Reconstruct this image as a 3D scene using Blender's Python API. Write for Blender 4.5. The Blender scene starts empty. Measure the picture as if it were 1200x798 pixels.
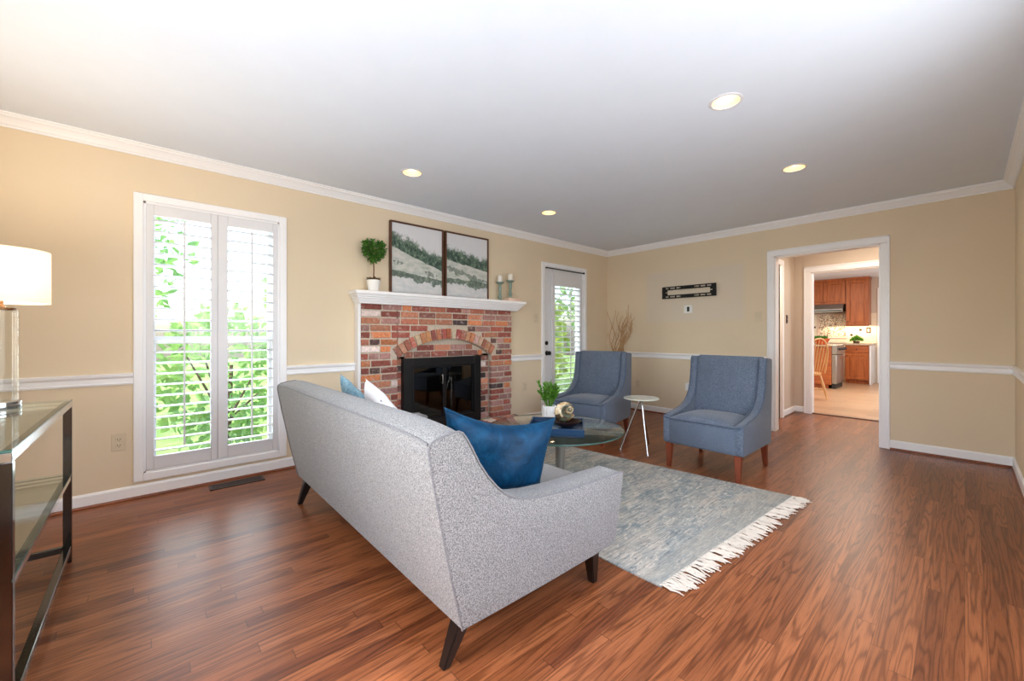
import bpy, bmesh, math, random
from math import sin, cos, pi, radians, sqrt
from mathutils import Vector, Matrix

random.seed(7)
S = bpy.context.scene
COL = S.collection

# ------------------------------------------------------------------ camera, world, lamps, exposure
cd = bpy.data.cameras.new('camera')
cam = bpy.data.objects.new('camera', cd)
COL.objects.link(cam)
cam.location = (0, 0, 1.124)
cam.rotation_euler = (radians(90), 0, radians(48.18))
cd.sensor_width = 36
cd.lens = 36 * 475 / 1200
cd.shift_y = -7.2 / 1200
cd.clip_start = 0.02
S.camera = cam

S.view_settings.view_transform = 'Standard'
S.view_settings.look = 'None'
S.view_settings.gamma = 1
S.view_settings.use_curve_mapping = False
S.view_settings.exposure = 0.17
S.cycles.use_denoising = True
S.cycles.max_bounces = 14
S.cycles.diffuse_bounces = 6
S.cycles.transparent_max_bounces = 24
S.cycles.sample_clamp_indirect = 8
S.cycles.caustics_reflective = False
S.cycles.caustics_refractive = False

w = bpy.data.worlds.new('world')
S.world = w
w.use_nodes = True
wn = w.node_tree
bg = wn.nodes['Background']
sky = wn.nodes.new('ShaderNodeTexSky')
sky.sky_type = 'NISHITA'
sky.sun_disc = False
sky.sun_elevation = radians(55)
sky.sun_rotation = radians(200)
sky.dust_density = 3
wn.links.new(sky.outputs[0], bg.inputs[0])
bg.inputs[1].default_value = 0.75


def lamp(name, kind, loc, power, color=(1, 1, 1), rot=(0, 0, 0), size=None, size_y=None, spot=None, blend=.6, radius=None):
    d = bpy.data.lights.new(name, kind)
    d.energy = power
    d.color = color
    if kind == 'AREA':
        d.shape = 'RECTANGLE'
        d.size = size
        d.size_y = size_y or size
    if kind == 'SPOT':
        d.spot_size = spot
        d.spot_blend = blend
    if radius is not None and kind in ('POINT', 'SPOT'):
        d.shadow_soft_size = radius
    o = bpy.data.objects.new(name, d)
    COL.objects.link(o)
    o.location = loc
    o.rotation_euler = rot
    return o


DAY = (0.88, 0.95, 1.0)
WARM = (1.0, 0.72, 0.42)
sun = lamp('sun', 'SUN', (-8, -4, 9), 3.4, (1, .95, .86), (radians(35), 0, radians(-15)))
sun.data.angle = radians(1)
# daylight through the left window and the garden door; then an added rear fill
lamp('window_daylight', 'AREA', (-4.25, .385, 1.15), 38, DAY, (0, radians(-90), 0), 1.9, .9)
lamp('garden_door_daylight', 'AREA', (-4.6, 4.46, 1.1), 22, DAY, (0, radians(-90), 0), 1.9, .9)
lamp('rear_fill_light', 'AREA', (-.78, -.80, 1.30), 17, (.90, .95, 1.0), (radians(94), 0, 0), 1.7, 1.5)  # unseen fill, added to brighten the room from behind
# added unseen fill behind the camera, aimed forward and up at the ceiling
up_ = lamp('rear_uplight', 'AREA', (-1.0, -.45, .95), 25, (.84, .92, 1.0), (radians(128), 0, 0), 1.2, .35)
lamp('right_fill_light', 'AREA', (.37, 1.45, 1.36), 38, (.97, .98, 1.0), (0, radians(92), 0), 1.5, 2.0)  # fill added outside the view, for the sofa end and left wall
# hall and kitchen
lamp('hall_ceiling_lamp', 'AREA', (-.75, 6.25, 2.40), 14, (1, .86, .72), (0, 0, 0), .35, .35)
lamp('side_room_lamp', 'POINT', (-2.1, 5.95, 1.9), 18, (1, .80, .62), radius=.15)
lamp('kitchen_ceiling_lamp', 'AREA', (-1.6, 9.3, 2.38), 62, (1, .84, .68), (0, 0, 0), 1.6, 2.6)
lamp('kitchen_window_daylight', 'AREA', (.60, 9.4, 1.3), 60, DAY, (0, radians(90), 0), 1.5, 1.8)
lamp('under_cabinet_lamp', 'AREA', (-1.8, 12.36, 1.33), 7, (1, .83, .60), (0, 0, 0), .9, .12)

# ------------------------------------------------------------------ materials


def lin(c):
    out = []
    for v in c[:3]:
        v /= 255.0
        out.append(v / 12.92 if v <= .04045 else ((v + .055) / 1.055) ** 2.4)
    return (*out, 1.0)


class NT:
    def __init__(s, name):
        s.m = bpy.data.materials.new(name)
        s.m.use_nodes = True
        s.t = s.m.node_tree
        s.p = s.t.nodes['Principled BSDF']

    def n(s, kind, **kw):
        o = s.t.nodes.new('ShaderNode' + kind)
        for k, v in kw.items():
            if k.startswith('i_'):
                key = k[2:]
                key = int(key) if key.isdigit() else key
                o.inputs[key].default_value = v
            else:
                setattr(o, k, v)
        return o

    def l(s, a, b):
        s.t.links.new(a, b)

    def math(s, op, a, b=None, c=None):
        o = s.n('Math', operation=op)
        for i, v in enumerate((a, b, c)):
            if v is None:
                continue
            if isinstance(v, (int, float)):
                o.inputs[i].default_value = v
            else:
                s.l(v, o.inputs[i])
        return o.outputs[0]

    def ramp(s, fac, stops, interp='LINEAR'):
        o = s.n('ValToRGB')
        o.color_ramp.interpolation = interp
        e = o.color_ramp.elements
        while len(e) < len(stops):
            e.new(.5)
        for x, (pos, c) in zip(e, stops):
            x.position = pos
            x.color = c
        s.l(fac, o.inputs[0])
        return o.outputs[0]

    def mix(s, fac, a, b, mode='MIX'):
        o = s.n('Mix', data_type='RGBA', blend_type=mode)
        for v, i in ((fac, 0), (a, 6), (b, 7)):
            if isinstance(v, (int, float, tuple)):
                o.inputs[i].default_value = v
            else:
                s.l(v, o.inputs[i])
        return o.outputs[2]

    def coords(s, kind='Object'):
        return s.n('TexCoord').outputs[kind]

    def mapping(s, vec, scale=(1, 1, 1), loc=(0, 0, 0)):
        o = s.n('Mapping')
        o.inputs['Scale'].default_value = scale
        o.inputs['Location'].default_value = loc
        s.l(vec, o.inputs[0])
        return o.outputs[0]

    def noise(s, vec, scale, detail=3, rough=.5, dist=0):
        o = s.n('TexNoise')
        o.inputs['Scale'].default_value = scale
        o.inputs['Detail'].default_value = detail
        o.inputs['Roughness'].default_value = rough
        o.inputs['Distortion'].default_value = dist
        if vec is not None:
            s.l(vec, o.inputs['Vector'])
        return o.outputs[0]

    def bump(s, h, strength=.3, dist=.01):
        o = s.n('Bump')
        o.inputs['Strength'].default_value = strength
        o.inputs['Distance'].default_value = dist
        s.l(h, o.inputs['Height'])
        s.l(o.outputs[0], s.p.inputs['Normal'])


def plain(name, rgb, rough=.5, metal=0, spec=None, coat=0, trans=0, emit=None, estr=0, var=.04, vscale=6):
    t = NT(name)
    c = lin(rgb)
    if var and not emit:
        n = t.noise(t.coords(), vscale, 3)
        a = tuple(min(1, x * (1 - var)) for x in c[:3]) + (1,)
        b = tuple(min(1, x * (1 + var)) for x in c[:3]) + (1,)
        t.l(t.ramp(n, [(.3, a), (.7, b)]), t.p.inputs['Base Color'])
    else:
        t.p.inputs['Base Color'].default_value = c
    t.p.inputs['Roughness'].default_value = rough
    t.p.inputs['Metallic'].default_value = metal
    if spec is not None:
        t.p.inputs['Specular IOR Level'].default_value = spec
    t.p.inputs['Coat Weight'].default_value = coat
    if emit:
        t.p.inputs['Emission Color'].default_value = lin(emit)
        t.p.inputs['Emission Strength'].default_value = estr
    return t.m


def glass(name, tint=(235, 245, 240), gloss=.08, rough=.0, edge=None):
    t = NT(name)
    t.t.nodes.remove(t.p)
    tr = t.n('BsdfTransparent')
    tr.inputs[0].default_value = lin(tint)
    gl = t.n('BsdfGlossy')
    gl.inputs['Color'].default_value = (1, 1, 1, 1)
    gl.inputs['Roughness'].default_value = rough
    fr = t.n('Fresnel')
    fr.inputs[0].default_value = 1.5
    m = t.n('MixShader')
    f = t.math('MULTIPLY', fr.outputs[0], gloss)
    t.l(f, m.inputs[0])
    t.l(tr.outputs[0], m.inputs[1])
    t.l(gl.outputs[0], m.inputs[2])
    t.l(m.outputs[0], t.t.nodes['Material Output'].inputs[0])
    return t.m


def wood_floor():
    t = NT('oak_strip_floor')
    co = t.n('SeparateXYZ')
    t.l(t.coords(), co.inputs[0])
    X, Y = co.outputs[0], co.outputs[1]
    W, Lb = .0572, 1.05
    xi = t.math('FLOOR', t.math('DIVIDE', X, W))
    wn_ = t.n('TexWhiteNoise', noise_dimensions='1D')
    t.l(xi, wn_.inputs['W'])
    yo = t.math('ADD', t.math('DIVIDE', Y, Lb), t.math('MULTIPLY', wn_.outputs[0], 7.3))
    yi = t.math('FLOOR', yo)
    cv = t.n('CombineXYZ')
    t.l(xi, cv.inputs[0])
    t.l(yi, cv.inputs[1])
    w2 = t.n('TexWhiteNoise', noise_dimensions='3D')
    t.l(cv.outputs[0], w2.inputs[0])
    base = t.ramp(w2.outputs[0], [(0, lin((112, 62, 37))), (.12, lin((128, 74, 44))), (.5, lin((142, 84, 50))),
                                  (.85, lin((154, 94, 59))), (1, lin((122, 71, 42)))])
    # grain: stretched noise and cathedral figure, shifted per board
    sh = t.n('VectorMath', operation='MULTIPLY_ADD')
    t.l(w2.outputs[1], sh.inputs[0])
    sh.inputs[1].default_value = (13, 17, 5)
    t.l(t.coords(), sh.inputs[2])
    g1 = t.noise(t.mapping(sh.outputs[0], (95, 3.2, 1)), 1, 5, .65)
    ct_ = t.noise(t.mapping(sh.outputs[0], (15, .75, 1)), 1, 2, .45)
    rings_ = t.math('SINE', t.math('MULTIPLY', ct_, 78))
    fig = t.ramp(t.math('ADD', t.math('MULTIPLY', rings_, .5), .5),
                 [(.0, (.52, .46, .42, 1)), (.28, (.86, .84, .82, 1)), (.6, (1.02, 1.01, 1.0, 1)), (1, (1.1, 1.09, 1.07, 1))])
    pores = t.noise(t.mapping(sh.outputs[0], (420, 9, 1)), 1, 2, .6)
    fine = t.mix(1.0, t.ramp(g1, [(.3, (.70, .66, .62, 1)), (.5, (.98, .98, .98, 1)), (.75, (1.1, 1.09, 1.07, 1))]),
                 t.ramp(pores, [(.34, (.55, .5, .46, 1)), (.46, (1, 1, 1, 1))]), 'MULTIPLY')
    c = t.mix(.85, base, fig, 'MULTIPLY')
    c = t.mix(.8, c, fine, 'MULTIPLY')
    # seams
    fx = t.math('FRACT', t.math('DIVIDE', X, W))
    fy = t.math('FRACT', yo)
    sx = t.math('LESS_THAN', t.math('ABSOLUTE', t.math('SUBTRACT', fx, .5)), .487)
    sy = t.math('LESS_THAN', t.math('ABSOLUTE', t.math('SUBTRACT', fy, .5)), .4985)
    seam = t.math('MULTIPLY', sx, sy)
    c = t.mix(seam, t.mix(.55, c, lin((40, 18, 8))), c)
    t.l(c, t.p.inputs['Base Color'])
    r = t.n('MapRange')
    t.l(g1, r.inputs[0])
    r.inputs[3].default_value = .27
    r.inputs[4].default_value = .40
    t.l(r.outputs[0], t.p.inputs['Roughness'])
    t.p.inputs['Specular IOR Level'].default_value = .45
    t.bump(t.math('ADD', t.math('MULTIPLY', g1, .12), seam), .12, .002)
    return t.m


def tile_floor():
    t = NT('kitchen_plank_tile')
    co = t.n('SeparateXYZ')
    t.l(t.coords(), co.inputs[0])
    b = t.n('TexBrick')
    t.l(t.coords(), b.inputs[0])
    b.inputs['Scale'].default_value = 1
    b.inputs['Brick Width'].default_value = .9
    b.inputs['Row Height'].default_value = .15
    b.inputs['Mortar Size'].default_value = .004
    b.inputs['Color1'].default_value = lin((188, 152, 120))
    b.inputs['Color2'].default_value = lin((170, 134, 102))
    b.inputs['Mortar'].default_value = lin((150, 120, 95))
    n = t.noise(t.mapping(t.coords(), (2, 22, 1)), 1.5, 4)
    c = t.mix(.5, b.outputs[0], t.ramp(n, [(.3, (.75, .72, .7, 1)), (.7, (1.1, 1.1, 1.1, 1))]), 'MULTIPLY')
    t.l(c, t.p.inputs['Base Color'])
    t.p.inputs['Roughness'].default_value = .35
    return t.m


def fabric(name, c1, c2, scale=420, rough=.95, big=.12, sheen=.2, weave=True):
    t = NT(name)
    co = t.coords()
    n = t.noise(co, scale, 2, .7)
    col = t.ramp(n, [(.34, lin(c1)), (.66, lin(c2))])
    b = t.noise(co, 9, 4)
    col = t.mix(big, col, t.ramp(b, [(.3, (.6, .6, .6, 1)), (.7, (1.3, 1.3, 1.3, 1))]), 'MULTIPLY')
    t.l(col, t.p.inputs['Base Color'])
    t.p.inputs['Roughness'].default_value = rough
    t.p.inputs['Specular IOR Level'].default_value = .15
    t.p.inputs['Sheen Weight'].default_value = sheen
    if weave:
        t.bump(n, .35, .003)
    return t.m


def velvet():
    t = NT('blue_velvet')
    co = t.coords()
    n = t.noise(co, 9, 4, .6, .8)
    t.l(t.ramp(n, [(.3, lin((0, 34, 58))), (.55, lin((1, 54, 86))), (.8, lin((10, 80, 116)))]), t.p.inputs['Base Color'])
    t.p.inputs['Roughness'].default_value = .55
    t.p.inputs['Specular IOR Level'].default_value = .2
    t.p.inputs['Sheen Weight'].default_value = .22
    t.p.inputs['Sheen Roughness'].default_value = .35
    t.p.inputs['Sheen Tint'].default_value = lin((90, 170, 215))
    t.bump(t.noise(co, 14, 3, .5, 1.5), .35, .02)
    return t.m


def wood(name, c1, c2, axis=2, rough=.4, scale=1):
    t = NT(name)
    sc = [28 * scale] * 3
    sc[axis] = 2.2 * scale
    v = t.mapping(t.coords(), tuple(sc))
    n = t.noise(v, 1.2, 4, .6, .4)
    t.l(t.ramp(n, [(.25, lin(c1)), (.7, lin(c2))]), t.p.inputs['Base Color'])
    t.p.inputs['Roughness'].default_value = rough
    return t.m


def brick_mat():
    t = NT('old_brick')
    a = t.n('VertexColor', layer_name='Col')
    n = t.noise(t.coords(), 38, 5, .7)
    c = t.mix(.9, a.outputs[0], t.ramp(n, [(.25, (.55, .5, .5, 1)), (.5, (1, 1, 1, 1)), (.75, (1.35, 1.25, 1.2, 1))]), 'MULTIPLY')
    n2 = t.noise(t.coords(), 17, 4, .7)
    c = t.mix(t.ramp(n2, [(.55, (0, 0, 0, 1)), (.68, (.6, .6, .6, 1))]), c, lin((206, 186, 176)))
    t.l(c, t.p.inputs['Base Color'])
    t.p.inputs['Roughness'].default_value = .92
    t.bump(n, .6, .006)
    return t.m


def rug_mat():
    t = NT('faded_woven_rug')
    co = t.coords()
    sx = t.n('SeparateXYZ')
    t.l(co, sx.inputs[0])
    base = t.noise(t.mapping(co, (4.2, 1.9, 1)), 1.6, 7, .72, .7)
    c = t.ramp(base, [(.28, lin((112, 126, 130))), (.42, lin((144, 152, 152))), (.52, lin((164, 165, 160))),
                      (.62, lin((182, 176, 166))), (.75, lin((192, 180, 164)))])
    med = t.noise(t.mapping(co, (22, 8, 1)), 1.4, 5, .75, 1.4)
    c = t.mix(t.ramp(med, [(.52, (0, 0, 0, 1)), (.60, (.8, .8, .8, 1))]), c, lin((206, 198, 186)))
    med2 = t.noise(t.mapping(co, (20, 7, 1), (4, 2, 0)), 1.5, 5, .75, 1.2)
    c = t.mix(t.ramp(med2, [(.55, (0, 0, 0, 1)), (.64, (.75, .75, .75, 1))]), c, lin((98, 116, 126)))
    st = t.noise(t.mapping(co, (150, 5, 1)), 1.0, 4, .7)
    c = t.mix(.9, c, t.ramp(st, [(.30, (.42, .41, .42, 1)), (.5, (.95, .95, .95, 1)), (.7, (1.25, 1.22, 1.2, 1))]), 'MULTIPLY')
    # plain greenish end band
    band = t.math('GREATER_THAN', sx.outputs[0], -.10)
    c = t.mix(t.math('MULTIPLY', band, .45), c, lin((156, 154, 146)))
    t.l(c, t.p.inputs['Base Color'])
    t.p.inputs['Roughness'].default_value = .97
    t.p.inputs['Specular IOR Level'].default_value = .1
    t.bump(st, .5, .004)
    return t.m


def painting_mat(name, seed, ymid):
    """abstract landscape, painted over the canvas (x = across, z = up, in metres)"""
    t = NT(name)
    co = t.n('SeparateXYZ')
    t.l(t.coords('Generated'), co.inputs[0])
    u, v = co.outputs[1], co.outputs[2]
    cv = t.n('CombineXYZ')
    t.l(u, cv.inputs[0])
    t.l(v, cv.inputs[1])
    cv.inputs[2].default_value = seed
    n1 = t.noise(t.mapping(cv.outputs[0], (2.4, 2.4, 1)), 1.6, 6, .7)
    n2 = t.noise(t.mapping(cv.outputs[0], (5, 14, 1)), 1.2, 5, .7)
    n3 = t.noise(t.mapping(cv.outputs[0], (7, 6, 1)), 2.2, 6, .75)
    vv = t.math('ADD', v, t.math('MULTIPLY', t.math('SUBTRACT', n1, .5), .13))
    skyc = t.mix(n1, lin((206, 212, 214)), lin((226, 222, 224)))
    field = t.ramp(n2, [(.3, lin((160, 172, 162))), (.5, lin((196, 198, 190))), (.7, lin((216, 212, 208)))])
    water = t.ramp(n2, [(.3, lin((188, 194, 196))), (.7, lin((218, 214, 212)))])
    tree = t.ramp(n3, [(.32, lin((34, 50, 48))), (.46, lin((62, 84, 72))), (.56, lin((98, 120, 102))), (.7, lin((162, 174, 154)))])
    slope = t.math('MULTIPLY', t.math('SUBTRACT', u, .5), ymid)
    top = t.math('ADD', t.math('ADD', .715, slope), t.math('ADD', t.math('MULTIPLY', t.math('SUBTRACT', n3, .5), .36), t.math('MULTIPLY', t.math('SUBTRACT', n1, .5), .30)))
    bot = t.math('ADD', t.math('ADD', .52, slope), t.math('MULTIPLY', t.math('SUBTRACT', n1, .5), .10))
    c = field
    c = t.mix(t.math('LESS_THAN', vv, .22), c, water)
    # dark lower band
    b2 = t.math('ABSOLUTE', t.math('SUBTRACT', t.math('ADD', vv, t.math('MULTIPLY', slope, -.35)), .235))
    m2 = t.math('LESS_THAN', b2, t.math('SUBTRACT', t.math('MULTIPLY', n1, .22), .065))
    c = t.mix(t.math('MULTIPLY', m2, .85), c, tree)
    b3 = t.math('ABSOLUTE', t.math('SUBTRACT', t.math('ADD', vv, t.math('MULTIPLY', u, .18)), .46))
    m3 = t.math('LESS_THAN', b3, t.math('MULTIPLY', t.math('SUBTRACT', n1, .47), .5))
    c = t.mix(t.math('MULTIPLY', m3, .7), c, tree)
    above = t.math('GREATER_THAN', v, bot)
    c = t.mix(above, c, tree)
    sk = t.n('MapRange')
    t.l(t.math('SUBTRACT', v, top), sk.inputs[0])
    sk.inputs[1].default_value = -.03
    sk.inputs[2].default_value = .04
    c = t.mix(sk.outputs[0], c, skyc)
    t.l(c, t.p.inputs['Base Color'])
    t.p.inputs['Roughness'].default_value = .75
    t.bump(n2, .15, .004)
    return t.m


def leaf_mat(name, c1, c2, trans=.35, rough=.45, scale=40):
    t = NT(name)
    n = t.noise(t.coords(), scale, 2)
    col = t.ramp(n, [(.3, lin(c1)), (.7, lin(c2))])
    t.l(col, t.p.inputs['Base Color'])
    t.p.inputs['Roughness'].default_value = rough
    if trans:
        tl = t.n('BsdfTranslucent')
        t.l(col, tl.inputs[0])
        m = t.n('MixShader')
        m.inputs[0].default_value = trans
        t.l(t.p.outputs[0], m.inputs[1])
        t.l(tl.outputs[0], m.inputs[2])
        t.l(m.outputs[0], t.t.nodes['Material Output'].inputs[0])
    return t.m


def wall_paint(name, rgb, patch=None):
    t = NT(name)
    c = lin(rgb)
    n = t.noise(t.coords(), 1.3, 3)
    col = t.ramp(n, [(.3, tuple(x * .975 for x in c[:3]) + (1,)), (.7, tuple(min(1, x * 1.02) for x in c[:3]) + (1,))])
    if patch:
        s = t.n('SeparateXYZ')
        t.l(t.coords(), s.inputs[0])
        x0, x1, z0, z1, pc = patch

        def edge(sock, a, b):
            m = t.n('MapRange', interpolation_type='SMOOTHSTEP')
            t.l(sock, m.inputs[0])
            m.inputs[1].default_value = a
            m.inputs[2].default_value = b
            return m.outputs[0]
        e = .05
        f = t.math('MULTIPLY', t.math('MULTIPLY', edge(s.outputs[0], x0 - e, x0 + e), edge(s.outputs[0], x1 + e, x1 - e)),
                   t.math('MULTIPLY', edge(s.outputs[2], z0 - e, z0 + e), edge(s.outputs[2], z1 + e, z1 - e)))
        col = t.mix(f, col, lin(pc))
    t.l(col, t.p.inputs['Base Color'])
    t.p.inputs['Roughness'].default_value = .75
    t.p.inputs['Specular IOR Level'].default_value = .3
    t.bump(t.noise(t.coords(), 160, 2), .04, .002)
    return t.m


M = {}
WALLC = (224, 207, 179)
M['wall'] = wall_paint('beige_wall_paint', WALLC)
M['wallB'] = wall_paint('beige_wall_paint_patched', WALLC, (-3.10, -1.80, 1.30, 2.00, (219, 206, 187)))
M['hallwall'] = wall_paint('hall_wall_paint', (206, 190, 172))
M['ceil'] = plain('ceiling_paint', (224, 232, 243), .9, var=.01)
M['trim'] = plain('white_trim_paint', (243, 243, 244), .35, var=.01)
M['white'] = plain('white_paint', (224, 224, 226), .4, var=.01)
M['floor'] = wood_floor()
M['ktile'] = tile_floor()
M['shoe'] = wood('stained_shoe_moulding', (96, 48, 24), (140, 76, 42), 1)
M['threshold'] = wood('threshold_oak', (70, 36, 18), (98, 54, 30), 0)
M['sofa'] = fabric('grey_tweed', (82, 81, 82), (158, 156, 154), 240, big=.06)
M['piping'] = fabric('grey_piping', (92, 90, 92), (136, 134, 136), 330, big=.08)
M['blackwood'] = plain('black_lacquered_wood', (20, 16, 15), .3, coat=.3)
M['chairfab'] = fabric('slate_blue_linen', (62, 73, 88), (112, 123, 140), 200, big=.12)
M['chairpipe'] = fabric('slate_blue_piping', (60, 74, 94), (84, 100, 122), 300)
M['chairleg'] = wood('cherry_stained_leg', (92, 40, 22), (132, 64, 38), 2)
M['velvet'] = velvet()
M['lbpillow'] = fabric('light_blue_cotton', (104, 146, 166), (150, 184, 198), 60, big=.3)
M['brick'] = brick_mat()
M['mortar'] = plain('mortar', (196, 182, 164), .95, var=.15, vscale=50)
M['blackmetal'] = plain('black_steel', (22, 22, 24), .45, .3)
M['soot'] = plain('sooty_firebrick', (34, 28, 24), .95, var=.3)
M['fireglass'] = glass('fireplace_glass', (150, 142, 130), 1.3, .02)
M['glass'] = glass('clear_glass', (242, 249, 246), .8)
M['winglass'] = glass('window_glass', (250, 252, 252), .6)
M['glassedge'] = plain('green_glass_edge', (56, 92, 82), .15, var=.1)
M['acrylic'] = glass('acrylic', (248, 249, 248), .6)
M['chrome'] = plain('chrome', (205, 205, 206), .12, 1, var=0)
M['chromedark'] = plain('polished_dark_nickel', (90, 86, 84), .14, 1, var=.05)
M['brushed'] = plain('brushed_steel', (176, 174, 170), .3, 1, var=.05)
M['bronze'] = plain('bronze', (88, 62, 40), .35, .8)
M['frame'] = wood('walnut_frame', (58, 34, 22), (104, 62, 40), 2)
M['potwhite'] = plain('white_ceramic', (238, 236, 232), .35)
M['leafdark'] = leaf_mat('topiary_leaf', (34, 84, 24), (92, 148, 48), .25)
M['leafbright'] = leaf_mat('bright_leaf', (52, 116, 26), (124, 178, 62), .3)
M['moss'] = plain('brown_moss', (86, 66, 38), .95, var=.4, vscale=60)
M['stem'] = plain('brown_stem', (112, 78, 50), .8, var=.2)
M['sage'] = plain('sage_turned_wood', (132, 150, 138), .6, var=.2, vscale=40)
M['candle'] = plain('cream_wax', (240, 234, 222), .5)
M['pinkstone'] = plain('pale_pink_stone', (226, 196, 176), .7, var=.1)
M['almond'] = plain('almond_plastic', (214, 198, 170), .4)
M['whiteplastic'] = plain('white_plastic', (240, 240, 238), .35)
M['darkslot'] = plain('dark_slot', (30, 28, 28), .6)
M['shade'] = None
M['bluetray'] = plain('navy_lacquer', (18, 52, 84), .3, coat=.4)
M['bowldark'] = plain('dark_brown_bowl', (44, 26, 20), .35)
M['cherry'] = wood('cherry_cabinet', (138, 68, 30), (190, 108, 56), 2, .35)
M['cherryH'] = wood('cherry_cabinet_rail', (130, 62, 28), (182, 102, 52), 0, .35)
M['oak'] = wood('honey_oak', (186, 138, 86), (220, 178, 124), 2, .4)
M['granite'] = plain('speckled_granite', (176, 152, 128), .2, var=.35, vscale=90)
M['twig'] = plain('pale_twig', (188, 150, 108), .8, var=.15)
M['terracotta'] = plain('terracotta', (190, 84, 44), .6)
M['fringe'] = plain('cream_cotton_fringe', (208, 198, 184), .95, var=.06)
M['rug'] = rug_mat()
M['paint1'] = painting_mat('left_landscape_paint', 1.3, -.28)
M['paint2'] = painting_mat('right_landscape_paint', 5.1, -.12)
M['bark'] = plain('tree_bark', (96, 78, 62), .9, var=.3, vscale=20)
M['grass'] = plain('lawn', (120, 150, 70), .95, var=.3, vscale=5)
M['foli1'] = leaf_mat('garden_leaf_yellow_green', (120, 160, 44), (200, 214, 90), .5, scale=2)
M['foli2'] = leaf_mat('garden_leaf_green', (104, 156, 84), (172, 206, 122), .5, scale=2)
M['bulb'] = plain('glowing_bulb', (255, 236, 200), .5, emit=(255, 232, 190), estr=7)
M['baffle'] = plain('warm_gold_baffle', (250, 226, 176), .5)


def shade_mat():
    t = NT('white_lamp_shade')
    t.p.inputs['Base Color'].default_value = lin((246, 240, 228))
    t.p.inputs['Roughness'].default_value = .9
    n = t.noise(t.mapping(t.coords(), (60, 60, 300)), 1, 2)
    tl = t.n('BsdfTranslucent')
    t.l(t.ramp(n, [(.3, lin((244, 236, 220))), (.7, lin((250, 244, 232)))]), tl.inputs[0])
    m = t.n('MixShader')
    m.inputs[0].default_value = .55
    t.l(t.p.outputs[0], m.inputs[1])
    t.l(tl.outputs[0], m.inputs[2])
    t.l(m.outputs[0], t.t.nodes['Material Output'].inputs[0])
    return t.m


def pillow_print():
    t = NT('white_floral_print')
    co = t.coords()
    n = t.noise(co, 7, 4, .6, 1.5)
    m = t.ramp(n, [(.60, (0, 0, 0, 1)), (.63, (1, 1, 1, 1))])
    n2 = t.noise(co, 5, 2)
    ink = t.ramp(n2, [(.40, lin((52, 58, 74))), (.5, lin((120, 150, 178))), (.6, lin((206, 190, 92)))])
    t.l(t.mix(m, lin((240, 240, 242)), ink), t.p.inputs['Base Color'])
    t.p.inputs['Roughness'].default_value = .9
    return t.m


def shell_mat():
    t = NT('striped_shell')
    n = t.noise(t.coords(), 60, 4, .7, 1)
    a = t.n('VertexColor', layer_name='Col')
    t.l(t.mix(.8, a.outputs[0], t.ramp(n, [(.3, (.5, .48, .45, 1)), (.6, (1.1, 1.1, 1.1, 1))]), 'MULTIPLY'), t.p.inputs['Base Color'])
    t.p.inputs['Roughness'].default_value = .4
    return t.m


def mosaic_mat():
    t = NT('pebble_mosaic')
    v = t.n('TexVoronoi')
    v.inputs['Scale'].default_value = 62
    t.l(t.coords(), v.inputs[0])
    s = t.n('SeparateColor')
    t.l(v.outputs['Color'], s.inputs[0])
    t.l(t.ramp(s.outputs[0], [(0, lin((110, 74, 48))), (.22, lin((196, 160, 122))), (.45, lin((232, 214, 184))), (.85, lin((240, 228, 206)))], 'CONSTANT'), t.p.inputs['Base Color'])
    t.p.inputs['Roughness'].default_value = .35
    return t.m


def backsplash_mat():
    t = NT('cream_tile')
    b = t.n('TexBrick')
    mp = t.n('Mapping')
    mp.inputs['Rotation'].default_value = (radians(90), 0, 0)
    t.l(t.coords(), mp.inputs[0])
    t.l(mp.outputs[0], b.inputs[0])
    b.offset = 0
    b.inputs['Scale'].default_value = 1
    b.inputs['Brick Width'].default_value = .15
    b.inputs['Row Height'].default_value = .15
    b.inputs['Mortar Size'].default_value = .003
    b.inputs['Color1'].default_value = lin((240, 226, 200))
    b.inputs['Color2'].default_value = lin((234, 218, 190))
    b.inputs['Mortar'].default_value = lin((220, 202, 172))
    t.l(b.outputs[0], t.p.inputs['Base Color'])
    t.p.inputs['Roughness'].default_value = .3
    return t.m


M['shade'] = shade_mat()
M['print'] = pillow_print()
M['shell'] = shell_mat()
M['mosaic'] = mosaic_mat()
M['splash'] = backsplash_mat()

# ------------------------------------------------------------------ mesh helpers


def B():
    return bmesh.new()


def box(bm, x0, x1, y0, y1, z0, z1, bev=0, seg=2, mat=None):
    vs = [bm.verts.new(p) for p in ((x0, y0, z0), (x1, y0, z0), (x1, y1, z0), (x0, y1, z0),
                                    (x0, y0, z1), (x1, y0, z1), (x1, y1, z1), (x0, y1, z1))]
    fs = [bm.faces.new([vs[i] for i in f]) for f in
          ((0, 3, 2, 1), (4, 5, 6, 7), (0, 1, 5, 4), (1, 2, 6, 5), (2, 3, 7, 6), (3, 0, 4, 7))]
    if bev:
        es = {e for f in fs for e in f.edges}
        bmesh.ops.bevel(bm, geom=list(es), offset=bev, segments=seg, affect='EDGES', profile=.5)
    elif mat is not None:
        bmesh.ops.transform(bm, matrix=mat, verts=vs)
    return vs


def obox(bm, mat, sx, sy, sz, bev=0, seg=1):
    """box centred at the origin with sizes, transformed by mat"""
    b2 = bmesh.new()
    box(b2, -sx / 2, sx / 2, -sy / 2, sy / 2, -sz / 2, sz / 2, bev, seg)
    merge(bm, b2, mat)


def merge(bm, b2, mat=None):
    if mat is not None:
        bmesh.ops.transform(b2, matrix=mat, verts=b2.verts)
    me = bpy.data.meshes.new('tmp')
    b2.to_mesh(me)
    b2.free()
    bm.from_mesh(me)
    bpy.data.meshes.remove(me)


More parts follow.
